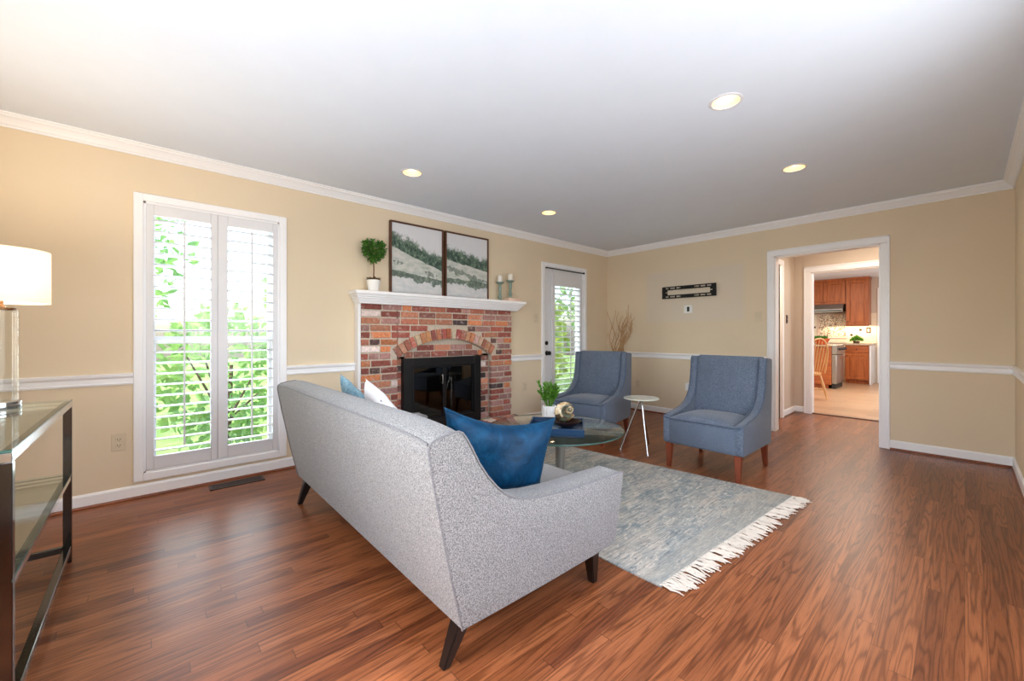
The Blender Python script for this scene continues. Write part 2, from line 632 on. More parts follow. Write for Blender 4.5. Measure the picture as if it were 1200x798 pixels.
def prism(bm, pts, axis, a, b, bev=0, seg=2):
    """closed polygon pts (u,v) extruded along axis from a to b. axis x: (u,v)=(y,z); y: (x,z); z: (x,y)"""
    def P(u, v, t):
        return {'x': (t, u, v), 'y': (u, t, v), 'z': (u, v, t)}[axis]
    A = [bm.verts.new(P(u, v, a)) for u, v in pts]
    C = [bm.verts.new(P(u, v, b)) for u, v in pts]
    n = len(pts)
    fs = [bm.faces.new(A), bm.faces.new(C[::-1])]
    for i in range(n):
        j = (i + 1) % n
        fs.append(bm.faces.new((A[i], C[i], C[j], A[j])))
    bmesh.ops.recalc_face_normals(bm, faces=fs)
    if bev:
        es = set(fs[0].edges) | set(fs[1].edges)
        bmesh.ops.bevel(bm, geom=list(es), offset=bev, segments=seg, affect='EDGES', profile=.5)


def tube(bm, pts, r, n=8, cap=True):
    """round tube through pts; r a number or one per point"""
    pts = [Vector(p) for p in pts]
    rs = r if isinstance(r, (list, tuple)) else [r] * len(pts)
    rings = []
    up = None
    for i, p in enumerate(pts):
        d = (pts[min(i + 1, len(pts) - 1)] - pts[max(i - 1, 0)]).normalized()
        if up is None:
            up = Vector((0, 0, 1)) if abs(d.z) < .9 else Vector((1, 0, 0))
        s = d.cross(up).normalized()
        up = s.cross(d).normalized()
        rings.append([bm.verts.new(p + (s * cos(2 * pi * k / n) + up * sin(2 * pi * k / n)) * rs[i]) for k in range(n)])
    for a, b in zip(rings, rings[1:]):
        for k in range(n):
            bm.faces.new((a[k], a[(k + 1) % n], b[(k + 1) % n], b[k]))
    if cap:
        bm.faces.new(rings[0][::-1])
        bm.faces.new(rings[-1])


def taper(bm, p0, p1, s0, s1, bev=0):
    """square bar from p0 (size s0=(sx,sy)) to p1 (size s1), horizontal sections"""
    vs = []
    for p, s in ((p0, s0), (p1, s1)):
        for dx, dy in ((-1, -1), (1, -1), (1, 1), (-1, 1)):
            vs.append(bm.verts.new((p[0] + dx * s[0] / 2, p[1] + dy * s[1] / 2, p[2])))
    fs = [bm.faces.new([vs[i] for i in f]) for f in
          ((0, 3, 2, 1), (4, 5, 6, 7), (0, 1, 5, 4), (1, 2, 6, 5), (2, 3, 7, 6), (3, 0, 4, 7))]
    bmesh.ops.recalc_face_normals(bm, faces=fs)
    if bev:
        bmesh.ops.bevel(bm, geom=list({e for f in fs for e in f.edges}), offset=bev, segments=2, affect='EDGES')


def lathe(bm, prof, c=(0, 0, 0), n=32, axis='z', flip=False):
    """prof list of (r, h)"""
    rings = []
    for r, h in prof:
        if r < 1e-6:
            rings.append([bm.verts.new(axp(c, 0, 0, h, axis))])
        else:
            rings.append([bm.verts.new(axp(c, r * cos(2 * pi * k / n), r * sin(2 * pi * k / n), h, axis)) for k in range(n)])
    fs = []
    for a, b in zip(rings, rings[1:]):
        for k in range(n):
            k2 = (k + 1) % n
            if len(a) == 1 and len(b) > 1:
                fs.append(bm.faces.new((a[0], b[k2], b[k])))
            elif len(b) == 1 and len(a) > 1:
                fs.append(bm.faces.new((a[k], a[k2], b[0])))
            elif len(a) > 1:
                fs.append(bm.faces.new((a[k], a[k2], b[k2], b[k])))
    bmesh.ops.recalc_face_normals(bm, faces=fs)


def axp(c, u, v, h, axis):
    if axis == 'z':
        return (c[0] + u, c[1] + v, c[2] + h)
    if axis == 'x':
        return (c[0] + h, c[1] + u, c[2] + v)
    return (c[0] + u, c[1] + h, c[2] + v)


def origin_of(o):
    v = Vector((0, 0, 0))
    while o:
        v = v + o.location
        o = o.parent
    return v


def obj(name, bm, mat, parent=None, smooth=None, local=False, base=None):
    """link bm (built in world coordinates unless local) as one mesh object"""
    if parent is not None and not local:
        bmesh.ops.translate(bm, vec=-origin_of(parent), verts=bm.verts)
    if base is not None:
        bmesh.ops.translate(bm, vec=-Vector(base), verts=bm.verts)
    me = bpy.data.meshes.new(name)
    bm.to_mesh(me)
    bm.free()
    for mm in (mat if isinstance(mat, (list, tuple)) else [mat]):
        me.materials.append(mm)
    if smooth is not None:
        for p in me.polygons:
            p.use_smooth = True
        if smooth < 180:
            me.set_sharp_from_angle(angle=radians(smooth))
    o = bpy.data.objects.new(name, me)
    COL.objects.link(o)
    if parent is not None:
        o.parent = parent
    if base is not None:
        o.location = base
    return o


def tag(o, label, cat, group=None):
    o['label'] = label
    o['category'] = cat
    if group:
        o['group'] = group
    return o


def thing(name, label, cat, loc=(0, 0, 0), group=None):
    o = bpy.data.objects.new(name, None)
    o.empty_display_size = .1
    COL.objects.link(o)
    o.location = loc
    return tag(o, label, cat, group)


def struct(name, bm, mat, parent=None, smooth=None, base=None):
    o = obj(name, bm, mat, parent, smooth, base=base)
    if parent is None:
        o['kind'] = 'structure'
    return o


def dup(root, loc, rotz=None, label=None, group=None):
    r = root.copy()
    COL.objects.link(r)
    r.location = loc
    if rotz is not None:
        r.rotation_euler = (0, 0, rotz)
    if label:
        r['label'] = label
    if group:
        r['group'] = group
    for ch in list(root.children):
        c = ch.copy()
        COL.objects.link(c)
        c.parent = r
        for g in ch.children:
            d = g.copy()
            COL.objects.link(d)
            d.parent = c
    return r


# ------------------------------------------------------------------ the room shell
XL, YB, XR, YR, ZC = -3.788, 5.414, .28, -.72, 2.425
TH = .14

bm = B()
box(bm, XL - .2, XR + .15, YR - .15, YB + .06, -.12, 0)
box(bm, -2.75, 1.4, YB + .06, 7.02, -.12, 0)
struct('floor', bm, M['floor'])
bm = B()
box(bm, -4.2, 1.4, 7.02, 12.7, -.12, .002)
struct('floor', bm, M['ktile'])
bm = B()
box(bm, -1.45, -.55, 6.99, 7.05, 0, .012, .004)
struct('trim_1', bm, M['threshold'])

bm = B()
box(bm, XL - .14, XR + .14, YR - .14, YB + .13, ZC, ZC + .12)
ceil_o = struct('ceiling', bm, M['ceil'])
bm = B()
box(bm, -2.75, 1.4, YB + .14, 7.1, ZC, ZC + .12)
struct('ceiling', bm, M['ceil'])
bm = B()
box(bm, -4.2, 1.4, 7.1, 12.75, ZC + .02, ZC + .14)
struct('ceiling', bm, M['ceil'])

# left wall with window, firebox and garden-door openings
WY0, WY1, WZ0, WZ1 = -.03, .802, .165, 2.045
DY0, DY1, DZ1 = 3.965, 4.82, 2.045
FY0, FY1, FZ1 = 1.93, 2.78, .84
bm = B()
x0, x1 = XL - TH, XL
box(bm, x0, x1, YR - .14, WY0, 0, ZC)
box(bm, x0, x1, WY0, WY1, 0, WZ0)
box(bm, x0, x1, WY0, WY1, WZ1, ZC)
box(bm, x0, x1, WY1, FY0, 0, ZC)
box(bm, x0, x1, FY0, FY1, FZ1, ZC)
box(bm, x0, x1, FY1, DY0, 0, ZC)
box(bm, x0, x1, DY0, DY1, DZ1, ZC)
box(bm, x0, x1, DY1, YB + .12, 0, ZC)
struct('wall_left', bm, M['wall'])
# back wall with the cased opening
OX0, OX1, OZ1 = -1.477, -.560, 2.027
bm = B()
box(bm, XL, OX0, YB, YB + .12, 0, ZC)
box(bm, OX0, OX1, YB, YB + .12, OZ1, ZC)
box(bm, OX1, XR + .14, YB, YB + .12, 0, ZC)
struct('wall_back', bm, M['wallB'])
bm = B()  # right wall, its unseen opening added to let fill light in
for a_ in ((YR - .14, .4, 0, ZC), (2.5, YB, 0, ZC), (.4, 2.5, 0, .55), (.4, 2.5, 2.15, ZC)):
    box(bm, XR, XR + .14, *a_)
struct('wall_right', bm, M['wall'])
# rear wall behind the camera, with a wide opening added to admit fill light
bm = B()
box(bm, XL, -1.65, YR - .12, YR, 0, ZC)
box(bm, .10, XR, YR - .12, YR, 0, ZC)
box(bm, -1.65, .10, YR - .12, YR, 0, .42)
box(bm, -1.65, .10, YR - .12, YR, 2.16, ZC)
struct('wall_rear', bm, M['wall'])

# crown moulding
CP = [(0, -.075), (.012, -.075), (.012, -.064), (.020, -.060), (.030, -.046), (.044, -.030), (.056, -.022), (.056, -.012), (.066, -.008), (.066, 0), (0, 0)]


def run_left(name, prof, z, ya, yb, mat):
    bm = B()
    prism(bm, [(XL + u, z + v) for u, v in prof], 'y', ya, yb)
    return struct(name, bm, mat)


def run_back(name, prof, z, xa, xb, mat, yw=None):
    bm = B()
    yw = YB if yw is None else yw
    prism(bm, [(yw - u, z + v) for u, v in prof], 'x', xa, xb)
    return struct(name, bm, mat)


def run_right(name, prof, z, ya, yb, mat):
    bm = B()
    prism(bm, [(XR - u, z + v) for u, v in prof], 'y', ya, yb)
    return struct(name, bm, mat)


run_left('trim_2', CP, ZC, YR, YB, M['trim'])
run_back('trim_3', CP, ZC, XL, XR, M['trim'])
run_right('trim_4', CP, ZC, YR, YB, M['trim'])
RP = [(0, 0), (.012, 0), (.016, .010), (.012, .018), (.012, .044), (.020, .050), (.026, .058), (.028, .072), (.020, .076), (0, .076)]
RZ = .785
run_left('trim_5', RP, RZ, YR, -.082, M['trim'])
run_left('trim_6', RP, RZ, .853, 1.447, M['trim'])
run_left('trim_7', RP, RZ, 3.304, 3.911, M['trim'])
run_left('trim_8', RP, RZ, 4.873, YB, M['trim'])
run_back('trim_9', RP, RZ, XL, -1.547, M['trim'])
run_back('trim_10', RP, RZ, -.497, XR, M['trim'])
run_right('trim_11', RP, RZ, 2.57, YB, M['trim'])
run_right('trim_11', RP, RZ, YR, .33, M['trim'])
bm = B()  # casing round the added right-wall opening
for a_ in ((.33, .4, .48, 2.22), (2.5, 2.57, .48, 2.22), (.4, 2.5, 2.15, 2.22), (.4, 2.5, .48, .55)):
    box(bm, XR - .018, XR, *a_, .004, 1)
struct('trim_19', bm, M['trim'])
BP = [(0, .018), (.014, .018), (.014, .078), (.009, .088), (.004, .092), (0, .092)]
SP = [(0, 0), (.022, 0), (.022, .008), (.017, .016), (.009, .020), (0, .020)]
for nm, f, a, b in (('baseboard_left', run_left, YR, 1.447), ('baseboard_left', run_left, 3.304, 3.911),
                    ('baseboard_left', run_left, 4.873, YB), ('baseboard_back', run_back, XL, -1.547),
                    ('baseboard_back', run_back, -.497, XR), ('baseboard_right', run_right, YR, YB)):
    f(nm, BP, 0, a, b, M['trim'])
    f('trim_12', SP, 0, a, b, M['shoe'])


def casing_back(name, xa, xb, zt, yw, wd=.07, th=.018, z0=0):
    bm = B()
    o = 0.0
    box(bm, xa - wd, xa, yw - th, yw, z0, zt, .004, 1)
    box(bm, xb, xb + wd, yw - th, yw, z0, zt, .004, 1)
    box(bm, xa - wd, xb + wd, yw - th, yw, zt, zt + wd, .004, 1)
    # outer back-band
    box(bm, xa - wd, xa - wd + .016, yw - th - .008, yw - th + .004, z0, zt + wd, .003, 1)
    box(bm, xb + wd - .016, xb + wd, yw - th - .008, yw - th + .004, z0, zt + wd, .003, 1)
    box(bm, xa - wd, xb + wd, yw - th - .008, yw - th + .004, zt + wd - .016, zt + wd, .003, 1)
    return struct(name, bm, M['trim'])


casing_back('trim_13', OX0, OX1, OZ1, YB)
bm = B()   # jamb lining
box(bm, OX0, OX0 + .012, YB, YB + .12, 0, OZ1)
box(bm, OX1 - .012, OX1, YB, YB + .12, 0, OZ1)
box(bm, OX0, OX1, YB, YB + .12, OZ1 - .012, OZ1)
struct('trim_14', bm, M['trim'])

# hall beyond the opening
HX, HY2 = -1.65, 6.98
bm = B()
box(bm, HX - .1, HX, 6.40, HY2, 0, ZC)
box(bm, HX - .1, HX, 5.54, 6.40, 2.05, ZC)
struct('wall_hall_left', bm, M['hallwall'])
bm = B()
box(bm, HX - .015, HX + .018, 6.335, 6.41, 0, 2.05, .003, 1)
box(bm, HX - .015, HX + .018, 5.54, 6.41, 2.05, 2.12, .003, 1)
box(bm, HX - .1, HX, 6.40, 6.412, 0, 2.05)
struct('trim_15', bm, M['trim'])
bm = B()
box(bm, -2.72, -2.65, 5.54, 7.0, 0, ZC)
box(bm, -2.65, HX - .1, 6.9, 7.0, 0, ZC)
struct('wall_side_room', bm, M['hallwall'])
bm = B()
box(bm, HX, -1.455, HY2, HY2 + .12, 0, ZC)
box(bm, -1.455, -.50, HY2, HY2 + .12, 1.998, ZC)
box(bm, -.50, 1.35, HY2, HY2 + .12, 0, ZC)
struct('wall_hall_back', bm, M['hallwall'])
casing_back('trim_16', -1.455, -.50, 1.998, HY2, .08)
bm = B()
box(bm, -1.455, -1.443, HY2, HY2 + .12, 0, 1.998)
box(bm, -.512, -.50, HY2, HY2 + .12, 0, 1.998)
box(bm, -1.455, -.50, HY2, HY2 + .12, 1.986, 1.998)
struct('trim_17', bm, M['trim'])
bm = B()
box(bm, 1.30, 1.4, YB + .12, HY2, 0, ZC)
struct('wall_hall_right', bm, M['hallwall'])
bm = B()
prism(bm, [(HX + u, v) for u, v in BP], 'y', 6.41, HY2)
struct('baseboard_hall_left', bm, M['trim'])
run_back('baseboard_hall_back', BP, 0, HX, -1.535, M['trim'], HY2)

# kitchen shell
KY = 12.52
bm = B()
box(bm, -4.2, 1.4, KY, KY + .12, 0, ZC + .02)
struct('wall_kitchen_back', bm, M['hallwall'])
bm = B()
box(bm, -4.2, -4.08, 7.1, KY, 0, ZC + .02)
struct('wall_kitchen_left', bm, M['hallwall'])
bm = B()
box(bm, .72, .84, 7.1, KY, 0, ZC + .02)
struct('wall_kitchen_right', bm, M['hallwall'])
bm = B()
box(bm, -4.05, -1.36, KY - .012, KY, .92, 1.62)
struct('wall_kitchen_backsplash', bm, M['splash'])
bm = B()   # door casing at the end of the cabinet run
box(bm, -1.345, -1.25, KY - .03, KY, 0, 2.2, .004, 1)
box(bm, -1.32, -1.30, KY - .04, KY - .02, 0, 2.2, .004, 1)
box(bm, -1.22, -.9, KY - .02, KY, 0, 2.2, .004, 1)
struct('trim_18', bm, M['trim'])

# ------------------------------------------------------------------ window 1 with plantation shutters


def shutter(parent, ya, yb, za, zb, la, lb, lz0, lz1, x, pitch, n, rod_y, mat, depth=.089, thick=.028):
    """one panel: stiles, rails, horizontal louvers; tilt rod as its own sub-part"""
    bm = B()
    xa, xb = x - thick, x
    box(bm, xa, xb, ya, la, za, zb, .003, 1)
    box(bm, xa, xb, lb, yb, za, zb, .003, 1)
    box(bm, xa, xb, la, lb, lz1, zb, .002, 1)
    box(bm, xa, xb, la, lb, za, lz0, .002, 1)
    h = (lz1 - lz0) / n
    for k in range(n):
        zc = lz0 + (k + .5) * h
        pr = [(x - .014 + u * depth / 2, zc + v * .0065 + u * .004) for u, v in
              ((-1, 0), (-.8, .6), (-.3, 1), (.3, 1), (.8, .6), (1, 0), (.8, -.6), (.3, -1), (-.3, -1), (-.8, -.6))]
        prism(bm, pr, 'y', la + .002, lb - .002)
    p = obj('shutter_panel', bm, mat, parent, 40)
    bm = B()
    xr = x - .014 + depth / 2 + .006
    box(bm, xr - .005, xr + .005, rod_y - .006, rod_y + .006, lz0 + .06, lz1 - .02, .002, 1)
    obj('tilt_rod', bm, mat, p)
    return p


def window_casing(bm, ya, yb, za, zb, wd, th=.02, bottom=True):
    x = XL
    box(bm, x, x + th, ya - wd, ya, za - (wd if bottom else 0), zb + wd, .004, 1)
    box(bm, x, x + th, yb, yb + wd, za - (wd if bottom else 0), zb + wd, .004, 1)
    box(bm, x, x + th, ya, yb, zb, zb + wd, .004, 1)
    if bottom:
        box(bm, x, x + th, ya, yb, za - wd, za, .004, 1)


win = bpy.data.objects.new('window_1', None)
COL.objects.link(win)
win.location = (XL, .386, .118)
win['kind'] = 'structure'
bm = B()
window_casing(bm, WY0, WY1, WZ0, WZ1, .052)
obj('window_casing', bm, M['trim'], win)
bm = B()   # jamb lining and stop
for a in ((XL - TH, XL + .004, WY0, WY0 + .012, WZ0, WZ1), (XL - TH, XL + .004, WY1 - .012, WY1, WZ0, WZ1),
          (XL - TH, XL + .004, WY0, WY1, WZ1 - .012, WZ1), (XL - TH, XL + .004, WY0, WY1, WZ0, WZ0 + .012)):
    box(bm, *a)
obj('window_jamb', bm, M['trim'], win)
SX = XL + .012
shutter(win, -.017, .3855, .180, 2.030, .024, .344, .272, 1.955, SX, .078, 22, .188, M['white'])
shutter(win, .3865, .789, .180, 2.030, .450, .752, .272, 1.955, SX, .078, 22, .602, M['white'])


def sash(name, za, zb, x, ya, yb, st, parent, muntins):
    bm = B()
    xa, xb = x - .018, x + .018
    box(bm, xa, xb, ya, ya + st, za, zb)
    box(bm, xa, xb, yb - st, yb, za, zb)
    box(bm, xa, xb, ya + st, yb - st, za, za + st)
    box(bm, xa, xb, ya + st, yb - st, zb - st * .8, zb)
    for y in muntins:
        box(bm, x - .008, x + .008, y - .009, y + .009, za + st, zb - st * .8)
    s = obj(name, bm, M['white'], parent)
    bm = B()
    box(bm, x - .003, x + .003, ya + st, yb - st, za + st, zb - st * .8)
    obj('window_pane', bm, M['winglass'], s)


sash('lower_sash', .178, 1.10, XL - .085, WY0 + .012, WY1 - .012, .055, win, [.386])
sash('upper_sash', 1.06, 2.032, XL - .122, WY0 + .012, WY1 - .012, .05, win, [.386])

# ------------------------------------------------------------------ garden door
dr = bpy.data.objects.new('door_1', None)
COL.objects.link(dr)
dr.location = (XL, 4.39, 0)
dr['kind'] = 'structure'
bm = B()
window_casing(bm, DY0, DY1, 0, DZ1, .054, bottom=False)
obj('door_casing', bm, M['trim'], dr)
bm = B()
for a in ((XL - TH, XL + .002, DY0, DY0 + .014, 0, DZ1), (XL - TH, XL + .002, DY1 - .014, DY1, 0, DZ1), (XL - TH, XL + .002, DY0, DY1, DZ1 - .014, DZ1)):
    box(bm, *a)
obj('door_jamb', bm, M['trim'], dr)
bm = B()
sx0, sx1 = XL - .075, XL - .03
box(bm, sx0, sx1, DY0 + .016, 4.17, .012, 2.027, .003, 1)
box(bm, sx0, sx1, 4.735, DY1 - .016, .012, 2.027, .003, 1)
box(bm, sx0, sx1, 4.17, 4.735, 1.90, 2.027)
box(bm, sx0, sx1, 4.17, 4.735, .012, .25)
obj('door_slab', bm, M['white'], dr)
bm = B()
box(bm, sx0 + .018, sx0 + .024, 4.17, 4.735, .25, 1.90)
obj('glass_pane', bm, M['winglass'], dr)
shutter(dr, 4.135, 4.775, .22, 1.945, 4.195, 4.735, .30, 1.80, XL - .002, .078, 20, 4.50, M['white'], depth=.06, thick=.024)


def knob(name, y, z, r, l):
    bm = B()
    lathe(bm, [(0, 0), (r * 1.1, 0), (r * 1.1, .006), (r * .45, .010), (r * .4, l * .5), (r * .8, l * .6), (r, l * .8), (r * .8, l * .97), (0, l)],
          (XL - .03, y, z), 20, 'x')
    obj(name, bm, M['blackmetal'], dr, 40)


knob('door_knob', 4.055, .868, .03, .062)
bm = B()
lathe(bm, [(0, 0), (.028, 0), (.028, .010), (.020, .016), (0, .018)], (XL - .03, 4.047, 1.005), 20, 'x')
obj('deadbolt', bm, M['blackmetal'], dr, 40)
bm = B()
tube(bm, [(XL + .03, 3.975, 2.025), (XL + .03, 4.785, 2.022)], .007, 8)
lathe(bm, [(0, -.01), (.012, -.006), (.013, .004), (0, .012)], (XL + .03, 4.79, 2.022), 12, 'y')
for y in (3.99, 4.77):
    box(bm, XL + .018, XL + .032, y - .005, y + .005, 2.016, 2.03)
obj('curtain_rod', bm, M['blackmetal'], dr, 40)
bm = B()
box(bm, XL - TH, XL - .0, DY0, DY1, 0, .02)
obj('door_sill', bm, M['threshold'], dr)

# ------------------------------------------------------------------ fireplace
FXF = -3.70
fp = thing('fireplace', 'red brick fireplace with arched top, raised hearth and black glass doors', 'fireplace', (-3.70, 2.40, 0))
PAL = [((166, 104, 84), 4), ((150, 84, 72), 4), ((184, 124, 98), 3), ((136, 76, 66), 3), ((170, 128, 120), 3.5), ((152, 114, 108), 3),
       ((98, 74, 70), 1.4), ((72, 60, 60), .9), ((222, 206, 200), 1.2), ((192, 122, 84), 1.2), ((134, 90, 80), 2)]


def brick_color():
    c = random.choices([p[0] for p in PAL], [p[1] for p in PAL])[0]
    j = random.uniform(.93, 1.18)
    return lin(tuple(min(255, v * j) for v in c))


def paint_new(bm, before, col):
    lay = bm.loops.layers.float_color.get('Col') or bm.loops.layers.float_color.new('Col')
    for f in bm.faces:
        if f not in before:
            for lp in f.loops:
                lp[lay] = col


def brick(bm, x0, x1, y0, y1, z0, z1, bev=.004, col=None, mat=None):
    b2 = bmesh.new()
    lay = b2.loops.layers.float_color.new('Col')
    box(b2, x0, x1, y0, y1, z0, z1, bev, 1)
    for v in b2.verts:
        v.co += Vector((random.uniform(-.002, .002), random.uniform(-.002, .002), random.uniform(-.0015, .0015)))
    c = col or brick_color()
    for f in b2.faces:
        for lp in f.loops:
            lp[lay] = c
    merge(bm, b2, mat)


AY, AZ, AR, AR2 = 2.40, .075, 1.0, 1.112
BY0, BY1, HZ = 1.452, 3.304, .145
bm = B()
bm.loops.layers.float_color.new('Col')
course, bl = .0672, .205
nc = int((1.405 - HZ) / course)
for k in range(nc + 1):
    z0 = HZ + k * course + .005
    z1 = z0 + course - .014
    if z1 > 1.41:
        z1 = 1.41
    if z1 - z0 < .015:
        continue
    y = BY0 - (k % 2) * bl * .5 - random.uniform(0, .03)
    while y < BY1:
        l = bl * random.choice((1, 1, 1, .97, 1.03, .52))
        a, b = max(y, BY0), min(y + l - .013, BY1)
        y += l
        if b - a < .02:
            continue
        # cut away the arch and the opening
        if z1 > .90 and z0 < AZ + AR2:
            zz = max(z0, .90)
            hw = sqrt(max(0, AR2 ** 2 - (zz - AZ) ** 2))
            hw = min(hw, .66)
        elif z0 < .90:
            hw = .585
        else:
            hw = 0
        segs = [(a, b)]
        if hw:
            segs = []
            if a < AY - hw:
                segs.append((a, min(b, AY - hw - .004)))
            if b > AY + hw:
                segs.append((max(a, AY + hw + .004), b))
        for s, e in segs:
            if e - s > .018:
                brick(bm, FXF - .05, FXF + random.uniform(-.003, .003), s, e, z0, z1)
obj('brick_face', bm, M['brick'], fp)
# arch soldiers
bm = B()
bm.loops.layers.float_color.new('Col')
NA = 21
for k in range(NA):
    th = radians(-35.6 + 71.2 * (k + .5) / NA)
    rm = (AR + AR2) / 2
    m = Matrix.Translation((FXF - .035, AY + rm * sin(th), AZ + rm * cos(th))) @ Matrix.Rotation(-th, 4, 'X')
    wv = rm * radians(71.2) / NA - .010
    brick(bm, -.05, .041 + random.uniform(0, .004), -wv / 2, wv / 2, -.054, .054, .004, lin(tuple(v * random.uniform(.9, 1.1) for v in random.choice(((182, 118, 92), (194, 134, 108), (164, 98, 78), (204, 168, 148))))), m)
obj('brick_arch', bm, M['brick'], fp)
# recessed infill under the arch
bm = B()
bm.loops.layers.float_color.new('Col')
for k in range(0, nc):
    z0 = HZ + k * course + .004
    z1 = z0 + course - .010
    if z1 > AZ + AR - .01:
        break
    hw = .578 if z1 < .89 else min(.578, sqrt(max(0, AR ** 2 - (z1 - AZ) ** 2)))
    y = AY - hw - (k % 2) * .1
    while y < AY + hw:
        a, b = max(y, AY - hw), min(y + .195, AY + hw)
        y += .205
        if b - a < .02:
            continue
        if z0 < .84:
            for s, e in ((a, min(b, 1.92)), (max(a, 2.79), b)):
                if e - s > .02:
                    brick(bm, FXF - .09, FXF - .052, s, e, z0, z1)
        else:
            brick(bm, FXF - .09, FXF - .052, a, b, z0, z1)
obj('brick_infill', bm, M['brick'], fp)
# mortar body behind the bricks
bm = B()
box(bm, XL + .001, FXF - .008, BY0 - .004, AY - .594, 0, 1.41)
box(bm, XL + .001, FXF - .008, AY + .594, BY1 - .002, 0, 1.41)
ang = [radians(-35.6 + 71.2 * i / 24) for i in range(25)]
poly = [(AY + AR * sin(t), AZ + AR * cos(t)) for t in ang] + [(AY + .583, 1.41), (AY - .583, 1.41)]
prism(bm, poly, 'x', XL + .001, FXF - .008)
box(bm, XL + .001, FXF - .060, AY - .583, 1.925, HZ, .9)
box(bm, XL + .001, FXF - .060, 2.785, AY + .583, HZ, .9)
poly = [(AY + (AR + .002) * sin(t), AZ + (AR + .002) * cos(t)) for t in ang] + [(AY + .583, .845), (AY - .583, .845)]
prism(bm, poly, 'x', XL + .001, FXF - .060)
obj('mortar_body', bm, M['mortar'], fp)
# hearth
bm = B()
bm.loops.layers.float_color.new('Col')
y = 1.43
while y < 3.34:
    brick(bm, -3.695, -3.505, y, min(y + .058, 3.345), HZ - .062, HZ, .004)
    brick(bm, -3.495, -3.305, y, min(y + .058, 3.345), HZ - .062, HZ, .004)
    y += .0675
for k in range(1):
    y = 1.43
    while y < 3.30:
        brick(bm, -3.40, -3.315, y, min(y + .195, 3.34), .006, .074, .004)
        y += .205
    x = -3.69
    while x < -3.33:
        brick(bm, x, min(x + .19, -3.31), 3.25, 3.338, .006, .074)
        x += .2
hearth = obj('hearth', bm, M['brick'], fp)
bm = B()
box(bm, -3.70, -3.312, 1.436, 3.336, .001, HZ - .008)
obj('hearth_mortar', bm, M['mortar'], hearth)
# white side board on the left return
bm = B()
box(bm, XL, FXF + .002, BY0 - .030, BY0 - .006, 0, 1.41, .003, 1)
obj('side_trim', bm, M['trim'], fp)
# mantel shelf with stepped moulding
bm = B()
steps = [(1.408, 1.424, .045, .040), (1.424, 1.436, .055, .050), (1.436, 1.452, .063, .060), (1.452, 1.468, .075, .070),
         (1.468, 1.484, .086, .082), (1.484, 1.492, .094, .090), (1.492, 1.522, .108, .104)]
for a, b, px_, py_ in steps:
    box(bm, XL + .001, FXF + px_, BY0 - .006 - py_ * .80, BY1 + .02 + py_ * 1.25, a, b, .003 if b - a > .012 else 0, 1)
obj('mantel_shelf', bm, M['trim'], fp)
# firebox
bm = B()
fx0, fx1 = -4.25, FXF - .07
box(bm, fx0 - .03, fx0, FY0 + .02, FY1 - .02, HZ, .83)
box(bm, fx0, fx1, FY0 + .005, FY0 + .03, HZ, .83)
box(bm, fx0, fx1, FY1 - .03, FY1 - .005, HZ, .83)
box(bm, fx0, fx1, FY0 + .005, FY1 - .005, .81, .835)
box(bm, fx0, fx1, FY0 + .005, FY1 - .005, HZ - .02, HZ + .01)
obj('firebox', bm, M['soot'], fp)
# black surround and folding glass doors
ya, yb, zt, zb = 1.869, 2.826, .882, HZ + .002
bm = B()
gx0, gx1 = FXF - .05, FXF + .012
box(bm, gx0, gx1, ya, ya + .105, zb, zt, .004, 1)
box(bm, gx0, gx1, yb - .095, yb, zb, zt, .004, 1)
box(bm, gx0, gx1, ya + .105, yb - .095, zt - .085, zt, .004, 1)
box(bm, gx0, gx1, ya + .105, yb - .095, zb, zb + .10, .004, 1)
box(bm, gx1 - .004, gx1 + .006, ya + .09, ya + .105, zb + .09, zt - .075, .002, 1)
box(bm, gx1 - .004, gx1 + .006, yb - .095, yb - .08, zb + .09, zt - .075, .002, 1)
box(bm, gx1 - .004, gx1 + .006, ya + .09, yb - .08, zt - .085, zt - .07, .002, 1)
obj('metal_surround', bm, M['blackmetal'], fp)
ym = 2.352
for s, (a, b) in enumerate(((ya + .106, ym - .002), (ym + .002, yb - .096))):
    bm = B()
    z0, z1 = zb + .102, zt - .087
    dx0, dx1 = FXF - .028, FXF - .008
    w_ = .018
    box(bm, dx0, dx1, a, a + w_, z0, z1)
    box(bm, dx0, dx1, b - w_, b, z0, z1)
    box(bm, dx0, dx1, a + w_, b - w_, z1 - w_, z1)
    box(bm, dx0, dx1, a + w_, b - w_, z0, z0 + w_)
    d = obj('glass_door', bm, M['blackmetal'], fp)
    bm = B()
    box(bm, dx0 + .006, dx0 + .011, a + w_, b - w_, z0 + w_, z1 - w_)
    obj('door_pane', bm, M['fireglass'], d)
    bm = B()
    yy = b - .03 if s == 0 else a + .03
    if s == 0:
        tube(bm, [(dx1 + .012, yy, .60), (dx1 + .016, yy, .63), (dx1 + .016, yy, .67), (dx1 + .012, yy, .70)], .005, 8)
        box(bm, dx1 - .002, dx1 + .014, yy - .003, yy + .003, .605, .613)
        box(bm, dx1 - .002, dx1 + .014, yy - .003, yy + .003, .687, .695)
        obj('handle', bm, M['brushed'], d, 60)
    else:
        bm.free()

# ------------------------------------------------------------------ on the mantel
MZ = 1.522


